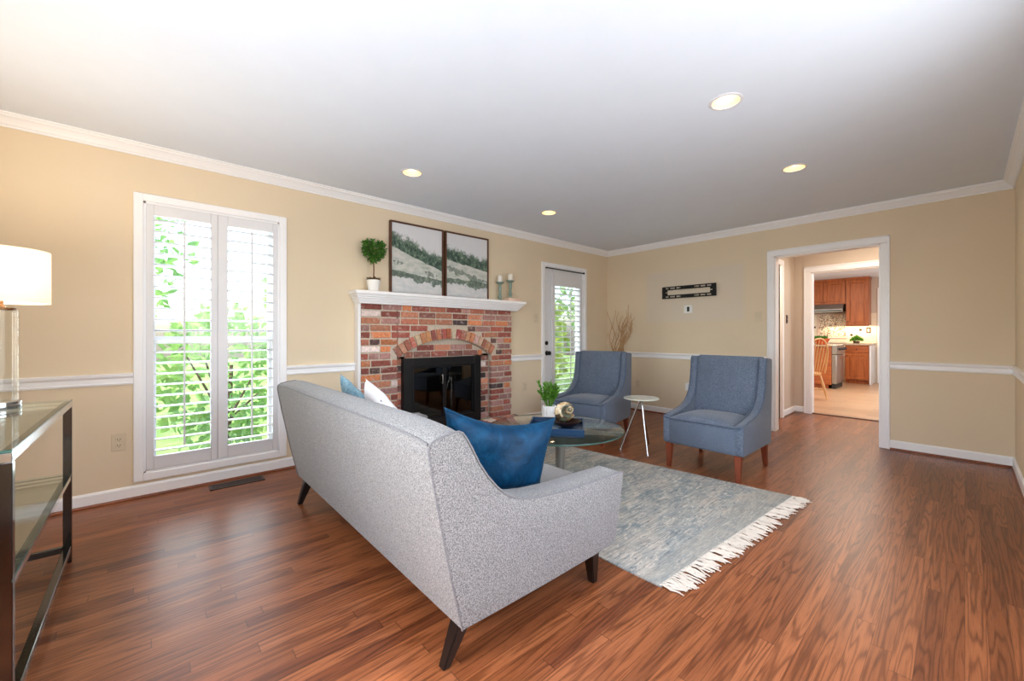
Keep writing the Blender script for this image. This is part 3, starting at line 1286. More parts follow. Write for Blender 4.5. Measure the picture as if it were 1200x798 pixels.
def framed(ya, yb, z1, mat, label):
    t = thing('framed_painting', label, 'painting', (XL + .03, (ya + yb) / 2, MZ))
    bm = B()
    x0, x1 = XL + .008, XL + .046
    f = .017
    box(bm, x0, x1, ya, ya + f, MZ + .001, z1, .002, 1)
    box(bm, x0, x1, yb - f, yb, MZ + .001, z1, .002, 1)
    box(bm, x0, x1, ya + f, yb - f, z1 - f, z1, .002, 1)
    box(bm, x0, x1, ya + f, yb - f, MZ + .001, MZ + f, .002, 1)
    obj('picture_frame', bm, M['frame'], t)
    bm = B()
    box(bm, x0 + .004, x1 - .012, ya + f, yb - f, MZ + f, z1 - f)
    obj('canvas', bm, mat, t)


framed(1.755, 2.362, 2.247, M['paint1'], 'left framed landscape painting with a green treeline, beside the topiary on the mantel')
framed(2.386, 2.982, 2.247, M['paint2'], 'right framed landscape painting, bushy green rise on its right, next to the candle holders')


def leaf(bm, base, d, up, L, W, fold=.25):
    d = d.normalized()
    s = d.cross(up)
    if s.length < 1e-4:
        s = d.cross(Vector((1, .3, 0)))
    s.normalize()
    n = s.cross(d).normalized()
    p0 = base
    p1 = base + d * L * .35 + s * W * .5 + n * W * fold
    p2 = base + d * L * .35 - s * W * .5 + n * W * fold
    p3 = base + d * L * .72 + s * W * .38 + n * W * fold * .4
    p4 = base + d * L * .72 - s * W * .38 + n * W * fold * .4
    p5 = base + d * L - n * W * .3
    m1 = base + d * L * .4
    m2 = base + d * L * .75 - n * W * .1
    v = [bm.verts.new(p) for p in (p0, p1, p2, p3, p4, p5, m1, m2)]
    for f in ((0, 6, 1), (0, 2, 6), (1, 6, 7, 3), (6, 2, 4, 7), (3, 7, 5), (7, 4, 5)):
        bm.faces.new([v[i] for i in f])


def rnd_dir():
    while True:
        v = Vector((random.uniform(-1, 1), random.uniform(-1, 1), random.uniform(-1, 1)))
        if .05 < v.length < 1:
            return v.normalized()


tp = thing('topiary_plant', 'heart-shaped green topiary in a white pot on the mantel', 'plant', (-3.685, 1.562, MZ))
bm = B()
lathe(bm, [(0, .001), (.046, .001), (.048, .004), (.062, .108), (.058, .110), (.054, .100), (0, .098)], (-3.685, 1.562, MZ), 28)
obj('pot', bm, M['potwhite'], tp, 40)
bm = B()
lathe(bm, [(.062, .108), (.064, .114), (.05, .126), (.02, .132), (0, .134)], (-3.685, 1.562, MZ), 20)
for i in range(60):
    a = random.uniform(0, 2 * pi)
    r = random.uniform(.01, .06)
    leaf(bm, Vector((-3.685 + r * cos(a), 1.562 + r * sin(a), MZ + .115)), Vector((cos(a) * .8, sin(a) * .8, random.uniform(.2, 1))), Vector((0, 0, 1)), .03, .009)
obj('moss', bm, M['moss'], tp)
bm = B()
tube(bm, [(-3.685, 1.562, MZ + .12), (-3.683, 1.564, MZ + .2), (-3.685, 1.562, MZ + .30)], .006, 8)
obj('stem', bm, M['stem'], tp, 60)
bm = B()
for i in range(620):
    # heart outline: two lobes and a point
    while True:
        u, v = random.uniform(-1.15, 1.15), random.uniform(-1.1, 1.15)
        if (u * u + v * v - .75) ** 3 - u * u * v ** 3 < 0:
            break
    dpt = random.uniform(-1, 1) * .06 * max(.25, 1 - abs(u) * .5)
    p = Vector((-3.685 + dpt, 1.565 + u * .098, MZ + .362 + v * .098))
    d = (p - Vector((-3.685, 1.565, MZ + .36))).normalized() + rnd_dir() * .9 + Vector((0, 0, -.2))
    leaf(bm, p, d, rnd_dir(), random.uniform(.026, .042), random.uniform(.012, .018))
obj('foliage', bm, M['leafdark'], tp)

HP = [(0, .001), (.036, .001), (.037, .008), (.030, .014), (.018, .020), (.014, .028), (.022, .036), (.027, .050), (.022, .064), (.014, .070),
      (.021, .074), (.021, .082), (.015, .088), (.017, .10), (.020, .15), (.019, .178), (.016, .192), (.024, .198), (.044, .206), (.050, .212), (.049, .220), (.036, .222), (0, .221)]


def holder(y, z, sc, label):
    bm = B()
    lathe(bm, [(r, h * sc) for r, h in HP], (0, 0, 0), 28)
    o = obj('candle_holder', bm, M['sage'], None, 35)
    o.location = (-3.70, y, z)
    tag(o, label, 'candle holder')
    zt = z + .222 * sc
    c = thing('pillar_candle', label.replace('turned sage candlestick', 'short cream pillar candle on sage candlestick'), 'candle', (-3.70, y, zt))
    bm = B()
    lathe(bm, [(0, 0), (.029, 0), (.030, .004), (.030, .070), (.027, .076), (.014, .074), (0, .072)], (-3.70, y, zt), 24)
    obj('wax', bm, M['candle'], c, 40)
    bm = B()
    tube(bm, [(-3.70, y, zt + .07), (-3.699, y + .001, zt + .084)], .0015, 6)
    obj('wick', bm, M['darkslot'], c)


holder(3.118, MZ, 1.02, 'turned sage candlestick standing on the mantel, nearer the paintings')
holder(3.283, MZ + .042, .98, 'turned sage candlestick raised on a pale block, nearest the garden door')
bm = B()
box(bm, -3.76, -3.635, 3.205, 3.395, MZ, MZ + .0415, .005, 2)
for i in range(9):
    yy = 3.215 + i * .0205
    box(bm, -3.636, -3.633, yy, yy + .009, MZ + .008, MZ + .018)
tag(obj('stone_block', bm, M['pinkstone'], None, None, base=(-3.70, 3.30, MZ)), 'pale pink block on the right end of the mantel, under the taller candlestick', 'block')

# ------------------------------------------------------------------ sofa
SXN, SXF = -1.08, -3.03
ARM = .135
sofa = thing('sofa', 'light grey tweed sofa with sloping arms, seen from behind', 'sofa', (-2.05, 1.15, 0))
END = [(.756, .166), (.735, .255), (.713, .347), (.692, .447), (.672, .548), (.657, .620), (.645, .687), (.632, .765), (.634, .785), (.650, .797), (.688, .806), (.735, .811), (.752, .803),
       (.768, .782), (.786, .752), (.821, .688), (.857, .637), (.899, .590), (.934, .560), (.966, .540), (1.00, .525), (1.05, .511), (1.12, .499), (1.243, .487), (1.41, .480),
       (1.60, .474), (1.665, .472), (1.678, .462), (1.665, .400), (1.65, .329), (1.63, .240), (1.615, .185), (1.605, .168), (1.585, .158), (1.45, .156), (1.143, .157), (.90, .162)]


ARMP = [(.80, .30), (.80, .66)] + END[15:-2] + [(.95, .162)]
for a, b, c, d in ((SXN - .014, SXN, SXN - ARM, SXN - .0145), (SXF, SXF + .014, SXF + .0145, SXF + ARM)):
    bm = B()
    prism(bm, END, 'x', a, b, .006, 3)
    obj('end_panel', bm, M['sofa'], sofa, 50)
    bm = B()
    prism(bm, ARMP, 'x', c, d, .002, 1)
    obj('arm', bm, M['sofa'], sofa, 50)
BACK = [p for p in END[:12]] + [(.750, .804), (.764, .788), (.786, .742), (.81, .69), (.84, .60), (.865, .50), (.88, .43), (.885, .30), (.885, .162)]
bm = B()
NS = 40
rows = []
for i in range(NS + 1):
    q = i / NS * 2 - 1
    crown = .017 * (1 - abs(q) ** 10)
    x = (SXN + SXF) / 2 + q * ((SXN - SXF) / 2 - .0145)
    rows.append([bm.verts.new((x, y, z + crown * max(0, (z - .70) / .11))) for y, z in BACK])
nb = len(BACK)
SEAM = [r[8].co.copy() for r in rows]
for r0, r1 in zip(rows, rows[1:]):
    for k in range(nb):
        bm.faces.new((r0[k], r0[(k + 1) % nb], r1[(k + 1) % nb], r1[k]))
bm.faces.new(rows[0])
bm.faces.new(rows[-1][::-1])
bmesh.ops.recalc_face_normals(bm, faces=bm.faces)
obj('backrest', bm, M['sofa'], sofa, 50)
bm = B()
box(bm, SXF + ARM - .003, SXN - ARM + .003, .86, 1.585, .16, .30, .012, 2)
obj('seat_base', bm, M['sofa'], sofa, 50)
xm = (SXN + SXF) / 2
for a, b in ((SXF + ARM + .003, xm - .002), (xm + .002, SXN - ARM - .003)):
    bm = B()
    box(bm, a, b, .84, 1.62, .302, .425, .03, 4)
    obj('seat_cushion', bm, M['sofa'], sofa, 60)
# piping along the panel seams
bm = B()
for x in (SXN - .004, SXF + .004):
    tube(bm, [(x, y + (.004 if y > .7 and z > .45 else -.001), z + .001) for y, z in END[7:28]], .0042, 6)
    tube(bm, [(x, y - .0015, z) for y, z in END[:8]], .0036, 6)
tube(bm, [(r.x, r.y - .001, r.z + .001) for r in SEAM], .0040, 6)
obj('piping', bm, M['piping'], sofa, 60)


def sofa_leg(x, yt, yf, dx=0):
    bm = B()
    taper(bm, (x, yf, .001), (x + dx, yt, .175), (.034, .030), (.058, .062), .004)
    obj('leg', bm, M['blackwood'], sofa)


sofa_leg(-1.172, .815, .742, .015)
sofa_leg(-2.94, .815, .742, -.015)
sofa_leg(-1.130, 1.50, 1.502, -.008)
sofa_leg(-2.98, 1.50, 1.502, .008)

# ------------------------------------------------------------------ pillows


def pillow(name, corners, thick, mat, label, sag=.10, n=22, pinch=.06, fold=0, seed=0):
    """corners A B C D: top-near, top-far, bottom-far, bottom-near"""
    A, Bc, C, D = [Vector(c) for c in corners]
    ctr = (A + Bc + C + D) / 4
    nrm = ((Bc - A).cross(D - A)).normalized()
    rr = random.Random(seed)
    bm = B()
    grids = []
    for side in (1, -1):
        g = []
        for i in range(n + 1):
            row = []
            for j in range(n + 1):
                u, v = i / n, j / n
                s, t = 2 * u - 1, 2 * v - 1
                p = A.lerp(Bc, u).lerp(D.lerp(C, u), v)
                # edges drawn inwards between the corners, top edge sagging
                p = p + (ctr - p) * pinch * ((1 - s * s) * abs(t) ** 3 + (1 - t * t) * abs(s) ** 3)
                p = p + (D - A).normalized() * sag * (1 - s * s) * (1 - v) ** 1.5
                h = ((1 - s ** 4) * (1 - t ** 4)) ** .55
                wr = .012 * sin(5 * s + 3 * t + seed) * (1 - s * s) * (1 - t * t) + fold * math.exp(-((s - .25 * t) ** 2) * 9) * (1 - t * t)
                row.append((p + nrm * side * (thick * h) + nrm * wr))
            g.append(row)
        grids.append(g)
    V = {}

    def vert(side, i, j):
        edge = i in (0, n) or j in (0, n)
        key = (0 if edge else side, i, j)
        if key not in V:
            V[key] = bm.verts.new(grids[0 if side == 1 else 1][i][j])
        return V[key]
    for side in (1, -1):
        for i in range(n):
            for j in range(n):
                q = [vert(side, i, j), vert(side, i + 1, j), vert(side, i + 1, j + 1), vert(side, i, j + 1)]
                bm.faces.new(q if side == 1 else q[::-1])
    bmesh.ops.recalc_face_normals(bm, faces=bm.faces)
    o = obj(name, bm, mat, None, 180, base=ctr)
    tag(o, label, 'pillow')
    return o


pillow('throw_pillow', [(-1.415, .895, .828), (-1.265, 1.405, .738), (-1.300, 1.335, .430), (-1.44, .93, .430)], .065, M['velvet'],
       'dark blue velvet throw pillow leaning on the near sofa arm', .045, fold=-.02, seed=3)
pillow('throw_pillow', [(-2.80, .955, .862), (-2.56, 1.00, .745), (-2.50, 1.09, .432), (-2.84, 1.07, .445)], .045, M['lbpillow'],
       'light blue throw pillow peeking over the sofa back at its far end', .0, seed=1)
pillow('throw_pillow', [(-2.40, .965, .862), (-2.07, .98, .725), (-2.04, 1.09, .432), (-2.45, 1.07, .434)], .055, M['print'],
       'white throw pillow with dark floral print, peeking over the sofa back', .0, seed=5)

# ------------------------------------------------------------------ rug
rug = thing('area_rug', 'faded blue grey and beige woven area rug with cream fringe', 'rug', (-.90, 1.69, 0))
NR, FR, FL, NL = Vector((-.90, 1.69, 0)), Vector((-.785, 3.31, 0)), Vector((-3.10, 3.08, 0)), Vector((-3.10, 1.66, 0))
bm = B()
nx, ny = 40, 26
top, bot = [], []
for i in range(nx + 1):
    rt, rb = [], []
    for j in range(ny + 1):
        u, v = i / nx, j / ny
        p = NR.lerp(NL, u).lerp(FR.lerp(FL, u), v)
        if u == 0:
            p = p + Vector((.006 * sin(v * 23), 0, 0))
        rt.append(bm.verts.new((p.x, p.y, .008)))
        rb.append(bm.verts.new((p.x, p.y, .001)))
    top.append(rt)
    bot.append(rb)
for i in range(nx):
    for j in range(ny):
        bm.faces.new((top[i][j], top[i][j + 1], top[i + 1][j + 1], top[i + 1][j]))
        bm.faces.new((bot[i][j], bot[i + 1][j], bot[i + 1][j + 1], bot[i][j + 1]))
for i in range(nx):
    bm.faces.new((top[i][0], top[i + 1][0], bot[i + 1][0], bot[i][0]))
    bm.faces.new((top[i][ny], bot[i][ny], bot[i + 1][ny], top[i + 1][ny]))
for j in range(ny):
    bm.faces.new((top[0][j], bot[0][j], bot[0][j + 1], top[0][j + 1]))
    bm.faces.new((top[nx][j], top[nx][j + 1], bot[nx][j + 1], bot[nx][j]))
obj('rug_weave', bm, M['rug'], rug)
bm = B()
for k in range(64):
    v = (k + .5) / 64
    p = NR.lerp(FR, v)
    clump = random.uniform(-.5, .5)
    for s in range(5):
        a = clump * .9 + random.uniform(-.28, .28)
        L = random.uniform(.075, .125)
        q = p + Vector((-.012, (s - 2) * .0044, .006))
        pts = [q]
        for m_ in range(1, 6):
            f = m_ / 5
            pts.append(q + Vector((L * f * cos(a), L * f * sin(a) + .006 * sin(f * 6 + k + s), -.003 * f + .002 + .003 * random.random())))
        tube(bm, pts, [.0022, .0030, .0038, .0038, .0034, .0022], 5)
fr = obj('fringe', bm, M['fringe'], rug, 60)
fr['kind'] = 'stuff'

# ------------------------------------------------------------------ coffee table
CTX, CTY, CTR, CTZ = -2.06, 2.275, .507, .43
ct = thing('coffee_table', 'round glass coffee table on a steel pedestal, standing on the rug', 'coffee table', (CTX, CTY, .008))
bm = B()
lathe(bm, [(0, CTZ - .012), (CTR - .003, CTZ - .012), (CTR - .0005, CTZ - .010)], (CTX, CTY, 0), 72)
lathe(bm, [(CTR - .0005, CTZ - .002), (CTR - .003, CTZ), (0, CTZ)], (CTX, CTY, 0), 72)
gt = obj('glass_top', bm, M['glass'], ct, 40)
bm = B()
lathe(bm, [(CTR - .0005, CTZ - .0102), (CTR, CTZ - .0095), (CTR, CTZ - .0025), (CTR - .0005, CTZ - .0018)], (CTX, CTY, 0), 72)
obj('glass_edge', bm, M['glassedge'], gt, 60)
bm = B()
px_, py_ = CTX + .035, CTY + .02
lathe(bm, [(.0, .022), (.030, .022), (.040, CTZ - .03), (.042, CTZ - .022)], (px_, py_, 0), 32)
obj('pedestal', bm, M['brushed'], ct, 50)
bm = B()
lathe(bm, [(0, .0085), (.19, .0085), (.195, .012), (.19, .018), (.05, .024), (0, .024)], (px_, py_, 0), 48)
obj('base_disc', bm, M['brushed'], ct, 40)
bm = B()
lathe(bm, [(0, CTZ - .022), (.08, CTZ - .022), (.08, CTZ - .0125), (0, CTZ - .0125)], (px_, py_, 0), 32)
obj('top_flange', bm, M['brushed'], ct, 40)

# tray, bowl, shell, plant on the table
T0 = Vector((-1.708, 2.182, CTZ + .0006))
tu, tv = Vector((-.78, -.6258, 0)), Vector((-.6258, .78, 0))
tray = thing('serving_tray', 'navy blue square tray on the glass coffee table', 'tray', T0)
tm = Matrix(((tu.x, tv.x, 0, T0.x), (tu.y, tv.y, 0, T0.y), (0, 0, 1, T0.z), (0, 0, 0, 1)))
TS, THT = .40, .048
bm = B()
b2 = B()
box(b2, 0, TS, 0, TS, 0, .008)
merge(bm, b2, tm)
obj('tray_base', bm, M['bluetray'], tray)
bm = B()
for a in ((0, TS, 0, .012, .008, THT), (0, TS, TS - .012, TS, .008, THT), (0, .012, .012, TS - .012, .008, THT), (TS - .012, TS, .012, TS - .012, .008, THT)):
    b2 = B()
    box(b2, *a, .003, 1)
    merge(bm, b2, tm)
bmesh.ops.recalc_face_normals(bm, faces=bm.faces)
obj('tray_rim', bm, M['bluetray'], tray)
bc = T0 + tu * .128 + tv * .255 + Vector((0, 0, .0085))
bm = B()
lathe(bm, [(0, .001), (.035, .001), (.045, .006), (.085, .026), (.108, .048), (.105, .050), (.08, .032), (.04, .014), (0, .012)], (0, 0, 0), 36)
bmesh.ops.scale(bm, vec=(1.02, .88, 1), verts=bm.verts)
o = obj('shallow_bowl', bm, M['bowldark'], None, 50)
o.location = bc
o.rotation_euler = (0, 0, radians(48))
tag(o, 'dark brown shallow bowl in the blue tray, holding a large shell', 'bowl')
bm = B()
# turban shell: helico-spiral tube, growing
nT, nS = 120, 18
rings = []
for i in range(nT):
    th = i / (nT - 1) * 2 * pi * 3.6
    g = math.exp(.155 * (th - 2 * pi * 3.6))
    R_, r_ = .058 * g, .050 * g
    zc = .150 * (1 - g)
    ring = []
    for j in range(nS):
        ph = 2 * pi * j / nS
        rr = r_ * (1 + .10 * sin(th * 14) * max(0, cos(ph)) + .04 * cos(5 * ph))
        ring.append(bm.verts.new(((R_ + rr * cos(ph)) * cos(th), (R_ + rr * cos(ph)) * sin(th), zc + rr * 1.05 * sin(ph))))
    rings.append(ring)
clay = bm.loops.layers.float_color.new('Col')
SCOL = [lin(c) for c in ((214, 190, 150), (150, 118, 78), (226, 210, 178), (104, 108, 88), (188, 156, 112), (88, 70, 50), (206, 186, 150))]
for i, (a, b) in enumerate(zip(rings, rings[1:])):
    for j in range(nS):
        f_ = bm.faces.new((a[j], a[(j + 1) % nS], b[(j + 1) % nS], b[j]))
        cc = SCOL[(i // 3 * 5 + (j // 3) * 2) % 7] if j % 6 < 4 else SCOL[(j // 3 * 3) % 7]
        for lp in f_.loops:
            lp[clay] = cc
bm.faces.new(rings[0][::-1])
cap = bm.faces.new(rings[-1])
for f_ in bm.faces:
    if len(f_.verts) > 4:
        for lp in f_.loops:
            lp[clay] = lin((196, 150, 116))
mlow = Vector((.85, -.20, .18)).to_track_quat('Z', 'Y').to_matrix().to_4x4() @ Matrix.Rotation(radians(110), 4, 'Z')
bmesh.ops.transform(bm, matrix=mlow, verts=bm.verts)
bmesh.ops.scale(bm, vec=(1, 1.22, .95), verts=bm.verts)
bmesh.ops.recalc_face_normals(bm, faces=bm.faces)
zmin = min(v.co.z for v in bm.verts)
cx_ = (min(v.co.x for v in bm.verts) + max(v.co.x for v in bm.verts)) / 2
cy_ = (min(v.co.y for v in bm.verts) + max(v.co.y for v in bm.verts)) / 2
bmesh.ops.translate(bm, vec=(-cx_, -cy_, -zmin), verts=bm.verts)
o = obj('sea_shell', bm, M['shell'], None, 60)
o.location = bc + Vector((.0, .0, .032))
tag(o, 'large ridged spiral sea shell lying in the dark bowl', 'shell')

pc = Vector((-2.268, 2.440, CTZ + .0006))
bm = B()
lathe(bm, [(0, 0), (.088, 0), (.092, .004), (.092, .010), (.088, .014), (0, .014)], (0, 0, 0), 6)
o = obj('coaster', bm, M['pinkstone'], None)
o.location = pc
o.rotation_euler = (0, 0, .3)
tag(o, 'pale stone coaster under the ribbed white plant pot', 'coaster')
pz = pc.z + .0145
pp = thing('potted_plant', 'leafy green plant in a ribbed white pot on the coffee table', 'plant', (pc.x, pc.y, pz))
bm = B()
prof = [(0, .0), (.054, .0), (.058, .006), (.057, .05), (.052, .098), (.047, .098), (.046, .085), (0, .083)]
n = 48
rings = []
for r, h in prof:
    if r == 0:
        rings.append([bm.verts.new((pc.x, pc.y, pz + h))])
    else:
        rings.append([bm.verts.new((pc.x + (r + (.0035 if (k % 3 == 0 and .004 < h < .099 and r > .05) else 0)) * cos(2 * pi * k / n),
                                    pc.y + (r + (.0035 if (k % 3 == 0 and .004 < h < .099 and r > .05) else 0)) * sin(2 * pi * k / n), pz + h)) for k in range(n)])
for a, b in zip(rings, rings[1:]):
    for k in range(n):
        k2 = (k + 1) % n
        if len(a) == 1:
            bm.faces.new((a[0], b[k2], b[k]))
        elif len(b) == 1:
            bm.faces.new((a[k], a[k2], b[0]))
        else:
            bm.faces.new((a[k], a[k2], b[k2], b[k]))
bmesh.ops.recalc_face_normals(bm, faces=bm.faces)
obj('pot', bm, M['potwhite'], pp)
bm = B()
bs = B()
for i in range(15):
    a = random.uniform(0, 2 * pi)
    tl = random.uniform(.05, .55)
    d = Vector((cos(a) * tl, sin(a) * tl, 1)).normalized()
    L = random.uniform(.12, .20)
    b0 = Vector((pc.x + cos(a) * .018, pc.y + sin(a) * .018, pz + .083))
    tip = b0 + d * L
    tube(bs, [b0, b0 + d * L * .5 + Vector((0, 0, .005)), tip], [.0035, .003, .002], 6)
    for k in range(9):
        f = .35 + .65 * k / 8
        s = Vector((-sin(a), cos(a), 0)) * (1 if k % 2 else -1)
        dd = d * .75 + s * .7 + rnd_dir() * .3
        leaf(bm, b0 + d * L * f, dd, Vector((0, 0, 1)) + rnd_dir() * .3, random.uniform(.042, .062), random.uniform(.020, .028))
    leaf(bm, tip, d + rnd_dir() * .3, rnd_dir(), .05, .022)
obj('leaves', bm, M['leafbright'], pp)
obj('stems', bs, M['leafbright'], pp, 60)
bm = B()
lathe(bm, [(.046, .084), (.03, .088), (0, .088)], (pc.x, pc.y, pz), 18)
obj('soil', bm, M['moss'], pp)

# ------------------------------------------------------------------ side table
STX, STY, STZ, STR = -2.08, 3.53, .515, .165
st = thing('side_table', 'small round glass side table on thin chrome tripod legs, between the armchairs', 'side table', (STX, STY, 0))
bm = B()
lathe(bm, [(0, STZ - .010), (STR - .003, STZ - .010), (STR, STZ - .007), (STR, STZ - .003), (STR - .003, STZ), (0, STZ)], (STX, STY, 0), 48)
gm = plain('pale_glass_top', (206, 210, 196), .08, coat=.5)
obj('table_top', bm, gm, st, 40)
bm = B()
lathe(bm, [(0, STZ - .030), (.020, STZ - .030), (.024, STZ - .024), (.024, STZ - .011), (0, STZ - .0105)], (STX, STY, 0), 20)
obj('hub', bm, M['chrome'], st, 40)
for fx, fy in ((-2.24, 3.42), (-1.946, 3.416), (-2.154, 3.80)):
    bm = B()
    d = Vector((fx - STX, fy - STY, 0)).normalized()
    tube(bm, [(STX + d.x * .012, STY + d.y * .012, STZ - .02), (fx, fy, .006)], [.011, .009], 12)
    lathe(bm, [(0, .0005), (.011, .0005), (.012, .004), (.010, .010), (0, .011)], (fx, fy, 0), 12)
    obj('leg', bm, M['chrome'], st, 50)

# ------------------------------------------------------------------ armchairs
ac = thing('armchair', 'slate blue armchair standing right of the small side table, before the cased opening', 'armchair', (0, 0, 0), 'matching slate blue armchairs')
SIDE = [(.325, .200), (.335, .40), (.348, .65), (.355, .895), (.350, .912), (.330, .918), (.225, .922), (.205, .914), (.196, .895), (.190, .82), (.180, .74), (.165, .67), (.140, .605), (.105, .555),
        (.055, .513), (-.01, .485), (-.09, .465), (-.18, .450), (-.27, .438), (-.325, .428), (-.338, .415), (-.338, .235), (-.330, .212), (-.31, .200)]
HWD = .315
for s in (-1, 1):
    bm = B()
    a, b = (HWD - .062, HWD) if s > 0 else (-HWD, -HWD + .062)
    prism(bm, SIDE, 'x', a, b, .012, 3)
    obj('arm', bm, M['chairfab'], ac, 50, local=True)
bm = B()
BK = [(.325, .200), (.335, .40), (.348, .65), (.355, .895), (.350, .920), (.330, .930), (.245, .934), (.225, .922), (.205, .84), (.180, .70), (.155, .55), (.140, .43), (.14, .200)]
prism(bm, BK, 'x', -HWD + .058, HWD - .058, .008, 2)
obj('backrest', bm, M['chairfab'], ac, 50, local=True)
bm = B()
prism(bm, [(.15, .200), (.15, .40), (-.31, .412), (-.336, .405), (-.340, .39), (-.340, .225), (-.330, .205), (-.31, .200)], 'x', -HWD + .055, HWD - .055, .004, 1)
obj('seat_base', bm, M['chairfab'], ac, 50, local=True)
bm = B()
nx, ny = 16, 16
g = []
for i in range(nx + 1):
    r_ = []
    for j in range(ny + 1):
        u, v = i / nx * 2 - 1, j / ny
        z = .412 + .050 * (1 - u ** 4) * (1 - (2 * v - 1) ** 4) ** .6 + .010 * (1 - v)
        r_.append(bm.verts.new((u * (HWD - .058), -.342 + v * .50, z)))
    g.append(r_)
for i in range(nx):
    for j in range(ny):
        bm.faces.new((g[i][j], g[i + 1][j], g[i + 1][j + 1], g[i][j + 1]))
ext = bmesh.ops.extrude_face_region(bm, geom=list(bm.faces))
for v in [e for e in ext['geom'] if isinstance(e, bmesh.types.BMVert)]:
    v.co.z = .405
bmesh.ops.recalc_face_normals(bm, faces=bm.faces)
obj('seat_cushion', bm, M['chairfab'], ac, 50, local=True)
bm = B()
tube(bm, [(-HWD + .004, -.341, .424), (-HWD + .06, -.345, .416), (HWD - .06, -.345, .416), (HWD - .004, -.341, .424)], .0045, 6)
for s in (-1, 1):
    for off in (0, .062):
        x = s * (HWD - .003 - off)
        tube(bm, [(x, y - .003, z + .002) for y, z in SIDE[6:20]], .0035, 6)
obj('piping', bm, M['chairpipe'], ac, 60, local=True)
for sx in (-1, 1):
    bm = B()
    taper(bm, (sx * .272, -.312, .001), (sx * .272, -.300, .203), (.030, .030), (.050, .050), .003)
    obj('leg', bm, M['chairleg'], ac, local=True)
    bm = B()
    taper(bm, (sx * .272, .318, .001), (sx * .272, .275, .203), (.030, .030), (.050, .050), .003)
    obj('leg', bm, M['chairleg'], ac, local=True)
ac.location = (-1.415, 3.625, 0)
dup(ac, (-2.745, 3.640, 0), radians(10), 'slate blue armchair with swooped arms in the corner by the garden door')

# ------------------------------------------------------------------ twigs in the corner
tw = thing('twig_arrangement', 'tall pale curly twigs in a floor vase behind the corner armchair', 'twigs', (-3.42, 5.08, 0))
bm = B()
lathe(bm, [(0, .001), (.07, .001), (.085, .02), (.095, .2), (.075, .38), (.05, .46), (.055, .50), (.048, .50), (.043, .46), (0, .44)], (-3.42, 5.08, 0), 28)
obj('floor_vase', bm, M['bowldark'], tw, 40)
for i in range(16):
    tx, tz = random.uniform(-.20, .24), random.uniform(1.22, 1.55)
    if i > 11:
        tx, tz = random.uniform(.16, .27), random.uniform(1.25, 1.42)
    tyo = random.uniform(-.08, .16)
    pts = []
    ph = random.uniform(0, 6)
    for k in range(15):
        f = k / 14
        wv = .034 * f
        pts.append((-3.42 + tx * f ** 1.3 + wv * sin(ph + f * 17), 5.08 + tyo * f + wv * cos(ph + f * 13), .44 + (tz - .44) * f))
    bm = B()
    tube(bm, pts, [.008 * (1 - .55 * k / 14) for k in range(15)], 6)
    for q in range(3):
        k = random.randint(7, 12)
        p0 = Vector(pts[k])
        a = random.uniform(0, 2 * pi)
        sp = [p0]
        for m_ in range(1, 7):
            p0 = p0 + Vector((.018 * cos(a + m_ * .8), .018 * sin(a + m_ * .8) * .6, .022))
            sp.append(p0)
        tube(bm, sp, [.0035 - .0004 * m_ for m_ in range(7)], 5)
    obj('twig', bm, M['twig'], tw, 60)

# ------------------------------------------------------------------ console table, lamp
TZ = .80
KX0, KX1, KY0, KY1 = -2.965, -1.775, -.655, -.285
kt = thing('console_table', 'glass topped console table with chrome frame at the left edge', 'console table', (-2.37, -.47, 0))
L = .030


def bar(name, mat, *a):
    bm = B()
    box(bm, *a, .002, 1)
    return obj(name, bm, mat, kt)


for x in (KX0, KX1 - L):
    for y in (KY0, KY1 - L):
        bar('leg', M['chromedark'], x, x + L, y, y + L, 0, TZ - .034)
bm = B()
for y in (KY0, KY1 - L):
    box(bm, KX0, KX1, y, y + L, TZ - .034, TZ - .006, .002, 1)
for x in (KX0, KX1 - L):
    box(bm, x, x + L, KY0 + L, KY1 - L, TZ - .034, TZ - .006, .002, 1)
obj('top_frame', bm, M['chrome'], kt)
bm = B()
for y in (KY0 + .002, KY1 - L + .002):
    box(bm, KX0 + L, KX1 - L, y, y + L - .004, .408, .430, .002, 1)
for x in (KX0 + .002, KX1 - L + .002):
    box(bm, x, x + L - .004, KY0 + L, KY1 - L, .408, .430, .002, 1)
obj('shelf_frame', bm, M['chrome'], kt)
bm = B()
for y in (KY0 + .002, KY1 - L + .002):
    box(bm, KX0 + L, KX1 - L, y, y + L - .004, .055, .083, .002, 1)
for x in (KX0 + .002, KX1 - L + .002):
    box(bm, x, x + L - .004, KY0 + L, KY1 - L, .055, .083, .002, 1)
obj('bottom_frame', bm, M['chromedark'], kt)
for nm, z in (('glass_top', TZ - .006), ('glass_shelf', .430)):
    bm = B()
    box(bm, KX0 + .002, KX1 - .002, KY0 + .002, KY1 - .002, z, z + .008)
    g_ = obj(nm, bm, M['glass'], kt)
    bm = B()
    e = .0015
    for a in ((KX0 + .002, KX1 - .002, KY1 - .002, KY1 - .002 + e), (KX1 - .002, KX1 - .002 + e, KY0, KY1)):
        box(bm, *a, z + .001, z + .007)
    obj('glass_edge', bm, M['glassedge'], g_)

